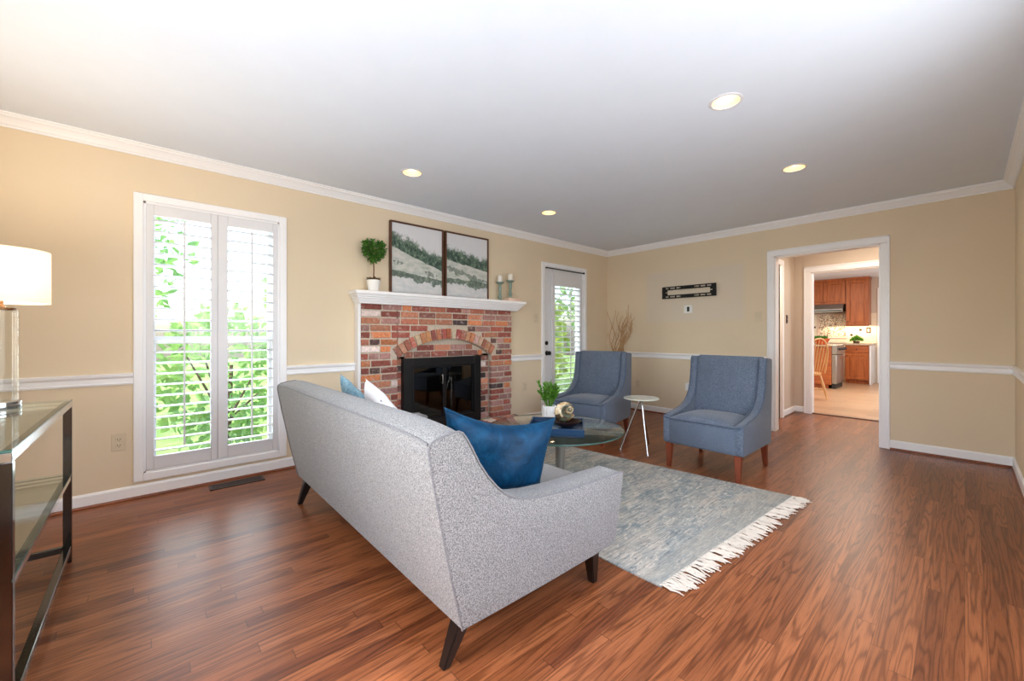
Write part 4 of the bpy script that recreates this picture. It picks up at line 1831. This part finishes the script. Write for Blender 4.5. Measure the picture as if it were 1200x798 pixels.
LX, LY, LZ = -2.785, -.485, TZ + .0025
lp = thing('table_lamp', 'white drum shade table lamp with clear column on the console table', 'lamp', (LX, LY, LZ))
bm = B()
lathe(bm, [(0, 0), (.064, 0), (.066, .004), (.066, .016), (.063, .019), (.066, .022), (.066, .030), (.062, .033), (0, .033)], (LX, LY, LZ), 40)
obj('base', bm, M['chrome'], lp, 40)
bm = B()
lathe(bm, [(.0001, .0335), (.056, .0335), (.056, .425), (.0001, .425)], (LX, LY, LZ), 40)
obj('column', bm, M['acrylic'], lp, 40)
bm = B()
lathe(bm, [(0, .4255), (.050, .4255), (.050, .437), (.02, .440), (.014, .45), (.014, .50), (0, .50)], (LX, LY, LZ), 32)
obj('cap', bm, M['bronze'], lp, 40)
bm = B()
SH0, SH1 = 1.262 - LZ, 1.492 - LZ
lathe(bm, [(.1485, SH0), (.150, SH0), (.150, SH1), (.1485, SH1), (.1485, SH0)], (LX, LY, LZ), 56)
obj('lamp_shade', bm, M['shade'], lp, 40)
bm = B()
lathe(bm, [(0, .50), (.014, .502), (.030, .545), (.026, .575), (0, .585)], (LX, LY, LZ), 20)
obj('bulb', bm, M['bulb'], lp, 60)
bm = B()
for k in range(3):
    a = 2 * pi * k / 3 + .4
    tube(bm, [(LX, LY, LZ + SH1 - .02), (LX + .147 * cos(a), LY + .147 * sin(a), LZ + SH1 - .008)], .002, 6)
obj('shade_ring', bm, M['brushed'], lp)
lamp('lamp_bulb_light', 'POINT', (LX, LY, LZ + .625), 20, (1, .86, .70), radius=.04)

# ------------------------------------------------------------------ downlights
GR = 'recessed ceiling downlights'
HOLES = []


def downlight(x, y, z, label, r=.085, power=14, aim=(0, 0)):
    t = thing('recessed_downlight', label, 'ceiling light', (x, y, z), GR)
    bm = B()
    lathe(bm, [(r - .016, -.001), (r - .014, -.006), (r, -.004), (r + .003, -.0005), (r - .016, -.0005)], (x, y, z), 40)
    obj('trim_ring', bm, M['white'], t, 40)
    bm = B()
    lathe(bm, [(r - .016, -.001), (r - .020, .020), (r - .030, .080), (0, .082)], (x, y, z), 32)
    obj('baffle', bm, M['baffle'], t, 50)
    bm = B()
    lathe(bm, [(0, .018), (.026, .024), (.040, .040), (.036, .060), (.016, .080)], (x, y, z), 24)
    obj('bulb', bm, M['bulb'], t, 60)
    HOLES.append((x, y, z, r - .008))
    if power:
        lamp('downlight_beam', 'SPOT', (x, y, z - .02), power, (1, .80, .56), (0, 0, 0), spot=radians(95), blend=.9, radius=.05)


downlight(-.892, 2.40, ZC, 'brightest recessed ceiling downlight, nearest to the camera')
downlight(-.890, 3.755, ZC, 'golden recessed ceiling downlight towards the cased opening')
downlight(-2.965, 1.575, ZC, 'recessed ceiling downlight above the sofa, nearest the shuttered window')
downlight(-2.965, 3.18, ZC, 'recessed ceiling downlight above the corner armchair, towards the garden door')
downlight(-1.98, 10.35, ZC + .02, 'recessed ceiling downlight in the kitchen beyond', power=0)

# cut the can holes out of the ceilings
for cob in [o for o in S.objects if o.name.startswith('ceiling')]:
    zb_ = min((cob.matrix_world @ v.co).z for v in cob.data.vertices)
    ys = [v.co.y for v in cob.data.vertices]
    bmc = B()
    for x, y, z, r in HOLES:
        if min(ys) < y < max(ys):
            lathe(bmc, [(0, -.05), (r, -.05), (r, .09), (0, .09)], (x, y, zb_), 32)
    if not bmc.verts:
        bmc.free()
        continue
    mc = bpy.data.meshes.new('cut')
    bmc.to_mesh(mc)
    bmc.free()
    oc = bpy.data.objects.new('cut', mc)
    COL.objects.link(oc)
    md = cob.modifiers.new('cut', 'BOOLEAN')
    md.object = oc
    md.operation = 'DIFFERENCE'
    md.solver = 'EXACT'
    dg = bpy.context.evaluated_depsgraph_get()
    nm_ = bpy.data.meshes.new_from_object(cob.evaluated_get(dg))
    cob.modifiers.clear()
    cob.data = nm_
    bpy.data.objects.remove(oc)

bm = B()
lathe(bm, [(0, -.035), (.04, -.035), (.055, -.028), (.06, -.01), (.062, -.0005)], (-2.20, 10.2, ZC + .02), 24)
tag(obj('smoke_detector', bm, M['bowldark'], None, 40, base=(-2.20, 10.2, ZC)), 'small dark round detector on the kitchen ceiling', 'detector')

# ------------------------------------------------------------------ floor register
vt = thing('floor_register', 'black slotted floor vent under the shuttered window', 'floor vent', (-3.665, .495, 0))
bm = B()
vx0, vx1, vy0, vy1 = -3.725, -3.605, .325, .668
box(bm, vx0, vx1, vy0, vy0 + .018, .0005, .006, .001, 1)
box(bm, vx0, vx1, vy1 - .018, vy1, .0005, .006, .001, 1)
box(bm, vx0, vx0 + .018, vy0, vy1, .0005, .006, .001, 1)
box(bm, vx1 - .018, vx1, vy0, vy1, .0005, .006, .001, 1)
obj('vent_frame', bm, M['bowldark'], vt)
bm = B()
y = vy0 + .022
while y < vy1 - .022:
    box(bm, vx0 + .018, vx1 - .018, y, y + .005, .001, .005)
    y += .0115
box(bm, (vx0 + vx1) / 2 - .004, (vx0 + vx1) / 2 + .004, vy0 + .018, vy1 - .018, .001, .0052)
obj('grille', bm, M['bowldark'], vt)
bm = B()
box(bm, vx0 + .01, vx1 - .01, vy0 + .01, vy1 - .01, .0003, .0008)
obj('duct', bm, M['darkslot'], vt)

# ------------------------------------------------------------------ outlets and switches


def plate(name, kind, wall, c, label, w_=.072, h=.116, mat='almond', dark=False):
    """wall 'L' (facing +x), 'B' (facing -y) at coordinate"""
    cat = {'outlet': 'outlet', 'switch': 'light switch', 'jack': 'wall plate'}[kind]
    t = thing(name, label, cat, c)

    def bx(bm, u0, u1, v0, v1, d0, d1, bev=0):
        if wall == 'L':
            box(bm, c[0] + d0, c[0] + d1, c[1] + u0, c[1] + u1, c[2] + v0, c[2] + v1, bev, 2)
        elif wall == 'B':
            box(bm, c[0] + u0, c[0] + u1, c[1] - d1, c[1] - d0, c[2] + v0, c[2] + v1, bev, 2)
    bm = B()
    bx(bm, -w_ / 2, w_ / 2, -h / 2, h / 2, 0, .006, .0025)
    obj('cover_plate', bm, M[mat], t)
    if kind == 'outlet':
        for s in (-1, 1):
            bm = B()
            bx(bm, -.017, .017, s * .020 - .014, s * .020 + .014, .005, .008, .001)
            k = obj('socket', bm, M[mat], t)
            bm = B()
            bx(bm, -.008, -.005, s * .020 - .004, s * .020 + .006, .0075, .0085)
            bx(bm, .005, .008, s * .020 - .004, s * .020 + .006, .0075, .0085)
            bx(bm, -.002, .002, s * .020 - .011, s * .020 - .007, .0075, .0085)
            obj('slots', bm, M['darkslot'], k)
    elif kind == 'switch':
        bm = B()
        if dark:
            bx(bm, -.022, .022, -.045, .045, .0055, .009, .001)
            obj('rocker', bm, M['darkslot'], t)
        else:
            bx(bm, -.005, .005, -.013, .013, .005, .0065)
            bx(bm, -.004, .004, -.002, .012, .006, .016, .001)
            obj('toggle', bm, M[mat], t)
    else:
        bm = B()
        bx(bm, -.016, .016, -.032, .032, .0055, .0075)
        obj('jack_panel', bm, M['darkslot'], t)
    return t


plate('wall_outlet', 'outlet', 'L', (XL, -.152, .400), 'almond duplex outlet low on the wall left of the shuttered window')
plate('light_switch', 'switch', 'L', (XL, 3.822, 1.337), 'almond toggle switch left of the garden door')
plate('wall_outlet', 'outlet', 'L', (XL, 3.611, .450), 'almond outlet low on the wall between fireplace and garden door')
plate('light_switch', 'switch', 'B', (-1.645, YB, 1.336), 'almond toggle switch on the wall left of the cased opening')
plate('wall_jack', 'jack', 'B', (-2.486, YB, 1.464), 'white wall plate under the black TV bracket', .115, .105, 'whiteplastic')
plate('wall_outlet', 'outlet', 'B', (-2.477, YB, .416), 'white outlet low on the wall behind the right armchair', .10, .10, 'whiteplastic')
plate('wall_outlet', 'outlet', 'B', (-3.25, YB, .39), 'almond outlet low on the back wall behind the corner armchair')
t_ = thing('light_switch', 'black switch on the hall wall seen through the opening', 'light switch', (HX, 6.59, 1.334))
bm = B()
box(bm, HX, HX + .007, 6.555, 6.625, 1.275, 1.393, .002, 1)
obj('cover_plate', bm, M['bronze'], t_)
bm = B()
for s in (-1, 1):
    box(bm, HX + .006, HX + .012, 6.575, 6.605, 1.334 + s * .026 - .018, 1.334 + s * .026 + .018, .002, 1)
obj('rocker', bm, M['darkslot'], t_)

# ------------------------------------------------------------------ TV bracket
tvb = thing('tv_wall_bracket', 'black slotted steel TV bracket mounted on the back wall', 'bracket', (-2.484, YB, 1.70))
bm = B()
bx0, bx1, bz0, bz1 = -2.848, -2.119, 1.622, 1.785


def slot_rail(bm, z0, z1):
    """horizontal rail with punched slots"""
    y0, y1 = YB - .022, YB - .016
    h = z1 - z0
    box(bm, bx0, bx1, y0, y1, z0, z0 + h * .30)
    box(bm, bx0, bx1, y0, y1, z1 - h * .30, z1)
    cuts = [(-2.80, -2.755), (-2.735, -2.665), (-2.645, -2.585), (-2.40, -2.335), (-2.318, -2.255), (-2.235, -2.18)]
    x = bx0
    for a, b in cuts:
        box(bm, x, a, y0, y1, z0 + h * .30, z1 - h * .30)
        x = b
    box(bm, x, bx1, y0, y1, z0 + h * .30, z1 - h * .30)
    box(bm, bx0, bx1, YB - .03, YB - .016, z0 - .002, z0 + .003)


slot_rail(bm, bz0, bz0 + .046)
slot_rail(bm, bz1 - .046, bz1)
obj('slotted_rails', bm, M['blackmetal'], tvb)
for a, b, ga, gb in ((bx0, bx0 + .045, bx0 + .045, bx0 + .075), (bx1 - .045, bx1, bx1 - .075, bx1 - .045)):
    bm = B()
    box(bm, a, b, YB - .024, YB - .014, bz0, bz1)
    box(bm, a + .012, b - .012, YB - .032, YB - .001, bz0 + .06, bz1 - .06, .002, 1)
    box(bm, ga, gb, YB - .022, YB - .016, bz0 + .046, bz0 + .075)
    box(bm, ga, gb, YB - .022, YB - .016, bz1 - .075, bz1 - .046)
    obj('end_plate', bm, M['blackmetal'], tvb)
for x in (-2.70, -2.27):
    for z in (1.645, 1.762):
        bm = B()
        lathe(bm, [(0, -.028), (.006, -.027), (.009, -.023), (.009, -.021)], (x + .11 * (1 if x < -2.5 else -1), YB, z), 12, 'y')
        obj('bolt', bm, M['brushed'], tvb, 40)

# ------------------------------------------------------------------ kitchen


def raised_door(parent, x0, x1, y, z0, z1, knob_at=None, name='cabinet_door', arch=False):
    bm = B()
    f = .055
    box(bm, x0, x0 + f, y - .020, y, z0, z1, .003, 1)
    box(bm, x1 - f, x1, y - .020, y, z0, z1, .003, 1)
    box(bm, x0 + f, x1 - f, y - .020, y, z1 - f, z1, .003, 1)
    box(bm, x0 + f, x1 - f, y - .020, y, z0, z0 + f, .003, 1)
    box(bm, x0 + f - .004, x1 - f + .004, y - .010, y, z0 + f - .004, z1 - f + .004)
    box(bm, x0 + f + .018, x1 - f - .018, y - .019, y - .006, z0 + f + .018, z1 - f - .018, .007, 1)
    d = obj(name, bm, M['cherry'], parent)
    if knob_at:
        bm = B()
        lathe(bm, [(0, -.030), (.010, -.028), (.013, -.020), (.006, -.012), (.006, 0)], (knob_at[0], y - .02, knob_at[1]), 12, 'y')
        obj('knob', bm, M['darkslot'], d, 40)
    return d


UY = 12.17
uc = thing('wall_cabinet', 'tall cherry wall cabinet with one raised panel door, at the kitchen right end', 'cabinet', (-1.66, UY, 1.32))
bm = B()
box(bm, -1.862, -1.455, UY, KY, 1.34, 2.40)
box(bm, -1.875, -1.442, UY - .015, KY, 2.39, 2.444, .006, 1)
obj('carcass', bm, M['cherry'], uc)
raised_door(uc, -1.855, -1.462, UY, 1.35, 2.385, (-1.82, 1.42))
bm = B()
box(bm, -1.86, -1.457, UY - .004, UY + .03, 1.315, 1.34, .004, 1)
obj('light_rail', bm, M['cherryH'], uc)
sc_ = thing('wall_cabinet', 'short cherry wall cabinet with two doors above the range hood', 'cabinet', (-2.29, UY, 1.86))
bm = B()
box(bm, -2.72, -1.866, UY + .02, KY, 1.84, 2.40)
box(bm, -2.73, -1.868, UY + .005, KY, 2.39, 2.444, .006, 1)
obj('carcass', bm, M['cherry'], sc_)
raised_door(sc_, -2.71, -2.296, UY + .02, 1.85, 2.385, (-2.325, 1.90))
raised_door(sc_, -2.290, -1.875, UY + .02, 1.85, 2.385, (-2.26, 1.90))
hd = thing('range_hood', 'steel range hood below the short cherry cabinet', 'range hood', (-2.29, UY, 1.7))
bm = B()
prism(bm, [(KY - .013, 1.838), (UY - .02, 1.838), (UY - .12, 1.72), (UY - .12, 1.66), (KY - .013, 1.66)], 'x', -2.70, -1.90, .004, 1)
obj('hood_canopy', bm, M['brushed'], hd)
bm = B()
box(bm, -2.69, -1.91, UY - .121, UY - .116, 1.675, 1.70)
obj('hood_lip', bm, M['darkslot'], hd)
mp_ = thing('mosaic_panel', 'framed pebble mosaic panel on the kitchen backsplash', 'tile panel', (-2.16, KY - .013, 1.3))
bm = B()
box(bm, -2.44, -1.92, KY - .018, KY - .012, 1.06, 1.60)
obj('mosaic', bm, M['mosaic'], mp_)
bm = B()
for a in ((-2.475, -2.44, 1.025, 1.635), (-1.92, -1.885, 1.025, 1.635), (-2.44, -1.92, 1.025, 1.06), (-2.44, -1.92, 1.60, 1.635)):
    box(bm, a[0], a[1], KY - .024, KY - .012, a[2], a[3], .004, 1)
obj('tile_frame', bm, M['pinkstone'], mp_)
for (x, z), lb in (((-1.81, 1.11), 'small dark accent tile on the backsplash beside the mosaic panel'), ((-1.645, 1.23), 'small dark accent tile under the tall wall cabinet'), ((-2.53, 1.30), 'small dark accent tile left of the mosaic panel')):
    bm = B()
    box(bm, x - .024, x + .024, KY - .018, KY - .012, z - .024, z + .024, .003, 1)
    tag(obj('accent_tile', bm, M['bronze'], None, None, base=(x, KY - .013, z)), lb, 'tile', 'dark accent tiles')
t_ = thing('wall_outlet', 'bronze outlet plate on the kitchen backsplash, under the tall wall cabinet', 'outlet', (-1.50, KY - .012, 1.22))
bm = B()
box(bm, -1.54, -1.46, KY - .019, KY - .012, 1.155, 1.285, .003, 1)
obj('cover_plate', bm, M['bronze'], t_)
bm = B()
box(bm, -1.52, -1.48, KY - .022, KY - .018, 1.18, 1.26, .002, 1)
obj('socket', bm, M['almond'], t_)
# base cabinet
BYF = 11.92
bcab = thing('base_cabinet', 'cherry base cabinet with one drawer and raised panel door, against the kitchen wall', 'cabinet', (-1.63, BYF, .002))
bm = B()
box(bm, -1.84, -1.42, BYF, KY, .09, .875)
box(bm, -1.84, -1.42, BYF + .07, KY, .003, .09)
obj('carcass', bm, M['cherry'], bcab)
raised_door(bcab, -1.828, -1.432, BYF, .11, .69, (-1.80, .63))
bm = B()
box(bm, -1.828, -1.432, BYF - .020, BYF, .71, .86, .004, 1)
box(bm, -1.80, -1.46, BYF - .024, BYF - .016, .735, .835, .004, 1)
dw = obj('drawer', bm, M['cherryH'], bcab)
bm = B()
lathe(bm, [(0, -.030), (.010, -.028), (.013, -.020), (.006, -.012), (.006, 0)], (-1.63, BYF - .024, .785), 12, 'y')
obj('knob', bm, M['darkslot'], dw, 40)
bm = B()
box(bm, -1.417, -1.385, BYF - .02, KY, .003, .875, .003, 1)
tag(obj('filler_panel', bm, M['white'], None, None, base=(-1.40, 12.2, .003)), 'narrow white panel at the right end of the cherry base cabinet', 'panel')
bm = B()
box(bm, -1.86, -1.375, BYF - .04, KY - .013, .876, .912, .006, 2)
tag(obj('countertop', bm, M['granite'], None, None, base=(-1.62, 12.2, .876)), 'granite countertop on the cherry base cabinet at the kitchen wall', 'countertop')
pl = thing('potted_herb', 'small bushy green plant on the kitchen countertop', 'plant', (-1.68, 12.22, .912))
bm = B()
lathe(bm, [(0, .001), (.05, .001), (.065, .05), (.06, .055), (0, .05)], (-1.68, 12.22, .912), 20)
obj('pot', bm, M['moss'], pl, 40)
bm = B()
for i in range(160):
    d = rnd_dir()
    d.z = abs(d.z)
    leaf(bm, Vector((-1.68, 12.22, .98)) + d * random.uniform(.03, .09), d + rnd_dir() * .5, rnd_dir(), .06, .028)
obj('leaves', bm, M['leafbright'], pl)
# island with the range
IX1, IY0, IY1 = -1.735, 10.48, 11.45
isl = thing('kitchen_island', 'cherry panelled kitchen island with the range in its end', 'island', (-2.4, 10.9, .002))
bm = B()
box(bm, -3.2, IX1 - .10, IY0, IY1, .08, .872)
box(bm, -3.2, IX1 - .16, IY0 + .05, IY1, .003, .08)
obj('carcass', bm, M['cherry'], isl)
bm = B()
box(bm, -2.62, IX1 - .10, IY0 - .012, IY0 - .0005, .085, .868, .003, 1)
obj('end_panel', bm, M['cherryH'], isl)
bm = B()
box(bm, -3.25, IX1 - .10, IY0 - .04, IY1, .873, .905, .006, 2)
obj('island_top', bm, M['granite'], isl)
rg = thing('kitchen_range', 'stainless range with control knobs in the end of the island', 'range', (IX1 - .05, 10.95, .002))
bm = B()
box(bm, IX1 - .098, IX1 - .02, IY0 + .004, 11.20, .10, .70, .006, 1)
obj('oven_door', bm, M['brushed'], rg)
bm = B()
box(bm, IX1 - .098, IX1 - .006, IY0 + .002, 11.20, .71, .905, .010, 2)
cp = obj('control_panel', bm, M['brushed'], rg)
bm = B()
box(bm, IX1 - .098, IX1 - .04, IY0 + .004, 11.20, .003, .095)
obj('toe_kick', bm, M['darkslot'], rg)
bm = B()
tube(bm, [(IX1 + .018, IY0 + .06, .66), (IX1 + .018, 11.2, .66)], .012, 10)
tube(bm, [(IX1 - .012, IY0 + .09, .66), (IX1 + .018, IY0 + .09, .66)], .009, 8)
tube(bm, [(IX1 - .012, 11.17, .66), (IX1 + .018, 11.17, .66)], .009, 8)
obj('oven_handle', bm, M['chrome'], rg, 50)
for k in range(5):
    bm = B()
    lathe(bm, [(0, .04), (.018, .038), (.022, .03), (.024, 0)], (IX1 + .004, IY0 + .10 + k * .145, .82), 14, 'x')
    obj('knob', bm, M['darkslot'], rg, 40)
# bowl of greens on the island
bw = thing('planter_bowl', 'terracotta bowl with green sprigs on the island', 'bowl', (-2.03, 10.60, .906))
bm = B()
lathe(bm, [(0, .0), (.085, .0), (.095, .01), (.150, .125), (.145, .128), (.09, .02), (0, .015)], (-2.03, 10.60, .906), 30)
obj('bowl', bm, M['terracotta'], bw, 40)
bm = B()
for i in range(90):
    d = rnd_dir()
    d.z = abs(d.z)
    leaf(bm, Vector((-2.03 + random.uniform(-.09, .09), 10.60 + random.uniform(-.09, .09), 1.0)), Vector((d.x * .5, d.y * .5, .6 + d.z)), rnd_dir(), .10, .03)
obj('sprigs', bm, M['leafdark'], bw)
# dining table and windsor chair
dt = thing('dining_table', 'pale dining table edge at the kitchen left', 'table', (-2.55, 8.75, .002))
bm = B()
lathe(bm, [(0, .715), (.52, .715), (.55, .725), (.555, .737), (.55, .748), (0, .748)], (-2.50, 8.75, .002), 48)
obj('table_top', bm, M['white'], dt, 40)
bm = B()
lathe(bm, [(0, .12), (.07, .14), (.055, .2), (.09, .32), (.06, .45), (.05, .6), (.1, .7), (.1, .714)], (-2.50, 8.75, .002), 24)
obj('pedestal', bm, M['oak'], dt, 40)
for k in range(4):
    a = k * pi / 2 + .6
    bm = B()
    tube(bm, [(-2.50 + .05 * cos(a), 8.75 + .05 * sin(a), .18), (-2.50 + .2 * cos(a), 8.75 + .2 * sin(a), .15), (-2.50 + .36 * cos(a), 8.75 + .36 * sin(a), .032)], [.035, .03, .028], 10)
    obj('foot', bm, M['oak'], dt, 50)
wc = thing('windsor_chair', 'honey oak spindle back dining chair in the kitchen', 'chair', (0, 0, 0))
bm = B()
ng = 28
tv_, bv_ = [], []
for k in range(ng):
    a = 2 * pi * k / ng
    rx, ry = .21 * (1 + .06 * cos(2 * a)), .205
    tv_.append(bm.verts.new((rx * cos(a), ry * sin(a), .455 - .006 * cos(a))))
    bv_.append(bm.verts.new((rx * .93 * cos(a), ry * .93 * sin(a), .418)))
bm.faces.new(tv_)
bm.faces.new(bv_[::-1])
for k in range(ng):
    bm.faces.new((bv_[k], bv_[(k + 1) % ng], tv_[(k + 1) % ng], tv_[k]))
obj('seat', bm, M['oak'], wc, 40, local=True)
for sx in (-1, 1):
    for sy in (-1, 1):
        bm = B()
        tube(bm, [(sx * .20, sy * .20, .001), (sx * .18, sy * .18, .12), (sx * .165, sy * .165, .22), (sx * .13, sy * .13, .42)], [.011, .017, .021, .014], 10)
        obj('leg', bm, M['oak'], wc, 50, local=True)
bm = B()
for sy in (-1, 1):
    tube(bm, [(-.178, sy * .178, .16), (0, sy * .178, .165), (.178, sy * .178, .16)], [.008, .013, .008], 8)
tube(bm, [(0, -.178, .165), (0, .178, .165)], .010, 8)
obj('stretcher', bm, M['oak'], wc, 50, local=True)
hoop = []
for k in range(25):
    a = pi * k / 24
    zz = .45 + .60 * sin(a) ** .6
    hoop.append((.165 + .125 * (zz - .45) / .6, -.185 * cos(a) * (1 + .12 * sin(a)), zz))
bm = B()
tube(bm, hoop, .0125, 10)
obj('bow_back', bm, M['oak'], wc, 50, local=True)
for k in range(7):
    y0 = -.12 + .04 * k
    f = 1 - abs(k - 3) / 3.6
    zt = .45 + .60 * min(1, (.55 + .45 * f ** .5))
    bm = B()
    tube(bm, [(.165, y0, .45), (.165 + .125 * .4, y0 * 1.15, .45 + (zt - .45) * .45), (.165 + .125 * (zt - .45) / .6, y0 * 1.3, zt - .012)], [.007, .010, .006], 8)
    obj('spindle', bm, M['oak'], wc, 50, local=True)
wc.location = (-1.86, 8.66, .002)
wc.rotation_euler = (0, 0, radians(-42))

# ------------------------------------------------------------------ garden outside
bm = B()
box(bm, -30, XL - .5, -14, 22, -.45, -.35)
o = obj('ground_lawn', bm, M['grass'], None)
o['kind'] = 'structure'


def shrub(x, y, z0, h, r, nl, ls, mat, label, name='garden_shrub'):
    t = thing(name, label, 'tree' if h > 3 else 'shrub', (x, y, -.35))
    bm = B()
    tube(bm, [(x, y, -.35), (x + .05, y, z0), (x, y + .05, z0 + h * .6)], [.05, .04, .02], 8)
    for k in range(6):
        a = k * 1.1
        tube(bm, [(x, y, z0 + h * .2), (x + r * .6 * cos(a), y + r * .6 * sin(a), z0 + h * (.35 + .08 * k))], [.02, .008], 6)
    obj('trunk', bm, M['bark'], t, 60)
    bm = B()
    for i in range(nl):
        d = rnd_dir()
        f = random.uniform(.45, 1) ** .5
        p = Vector((x + d.x * r * f, y + d.y * r * f, z0 + h * .5 + d.z * h * .5 * f))
        leaf(bm, p, d + rnd_dir() * 1.1, rnd_dir(), random.uniform(.6, 1.2) * ls, random.uniform(.4, .7) * ls)
    obj('foliage', bm, mat, t)


shrub(-5.9, -.75, -.3, 2.0, .70, 900, .13, M['foli1'], 'yellow green garden shrub outside the left shutter panel')
shrub(-6.0, .70, -.3, 1.75, .66, 900, .13, M['foli2'], 'green garden shrub seen between the two shutter panels')
shrub(-6.1, 2.10, -.3, 1.9, .66, 900, .13, M['foli1'], 'yellow green garden shrub outside the right shutter panel')
shrub(-9.2, -.9, 1.0, 3.2, 1.5, 520, .22, M['foli2'], 'airy green tree beyond the left shutter panel', 'garden_tree')
shrub(-9.4, 3.2, .4, 3.0, 1.4, 700, .22, M['foli2'], 'loose green tree beyond the right shutter panel', 'garden_tree')
shrub(-6.4, 6.0, -.3, 2.6, 1.0, 600, .2, M['foli1'], 'yellow green garden shrub outside the garden door')
shrub(-8.0, 8.2, .6, 3.2, 1.3, 420, .26, M['foli2'], 'airy green tree beyond the garden door', 'garden_tree')
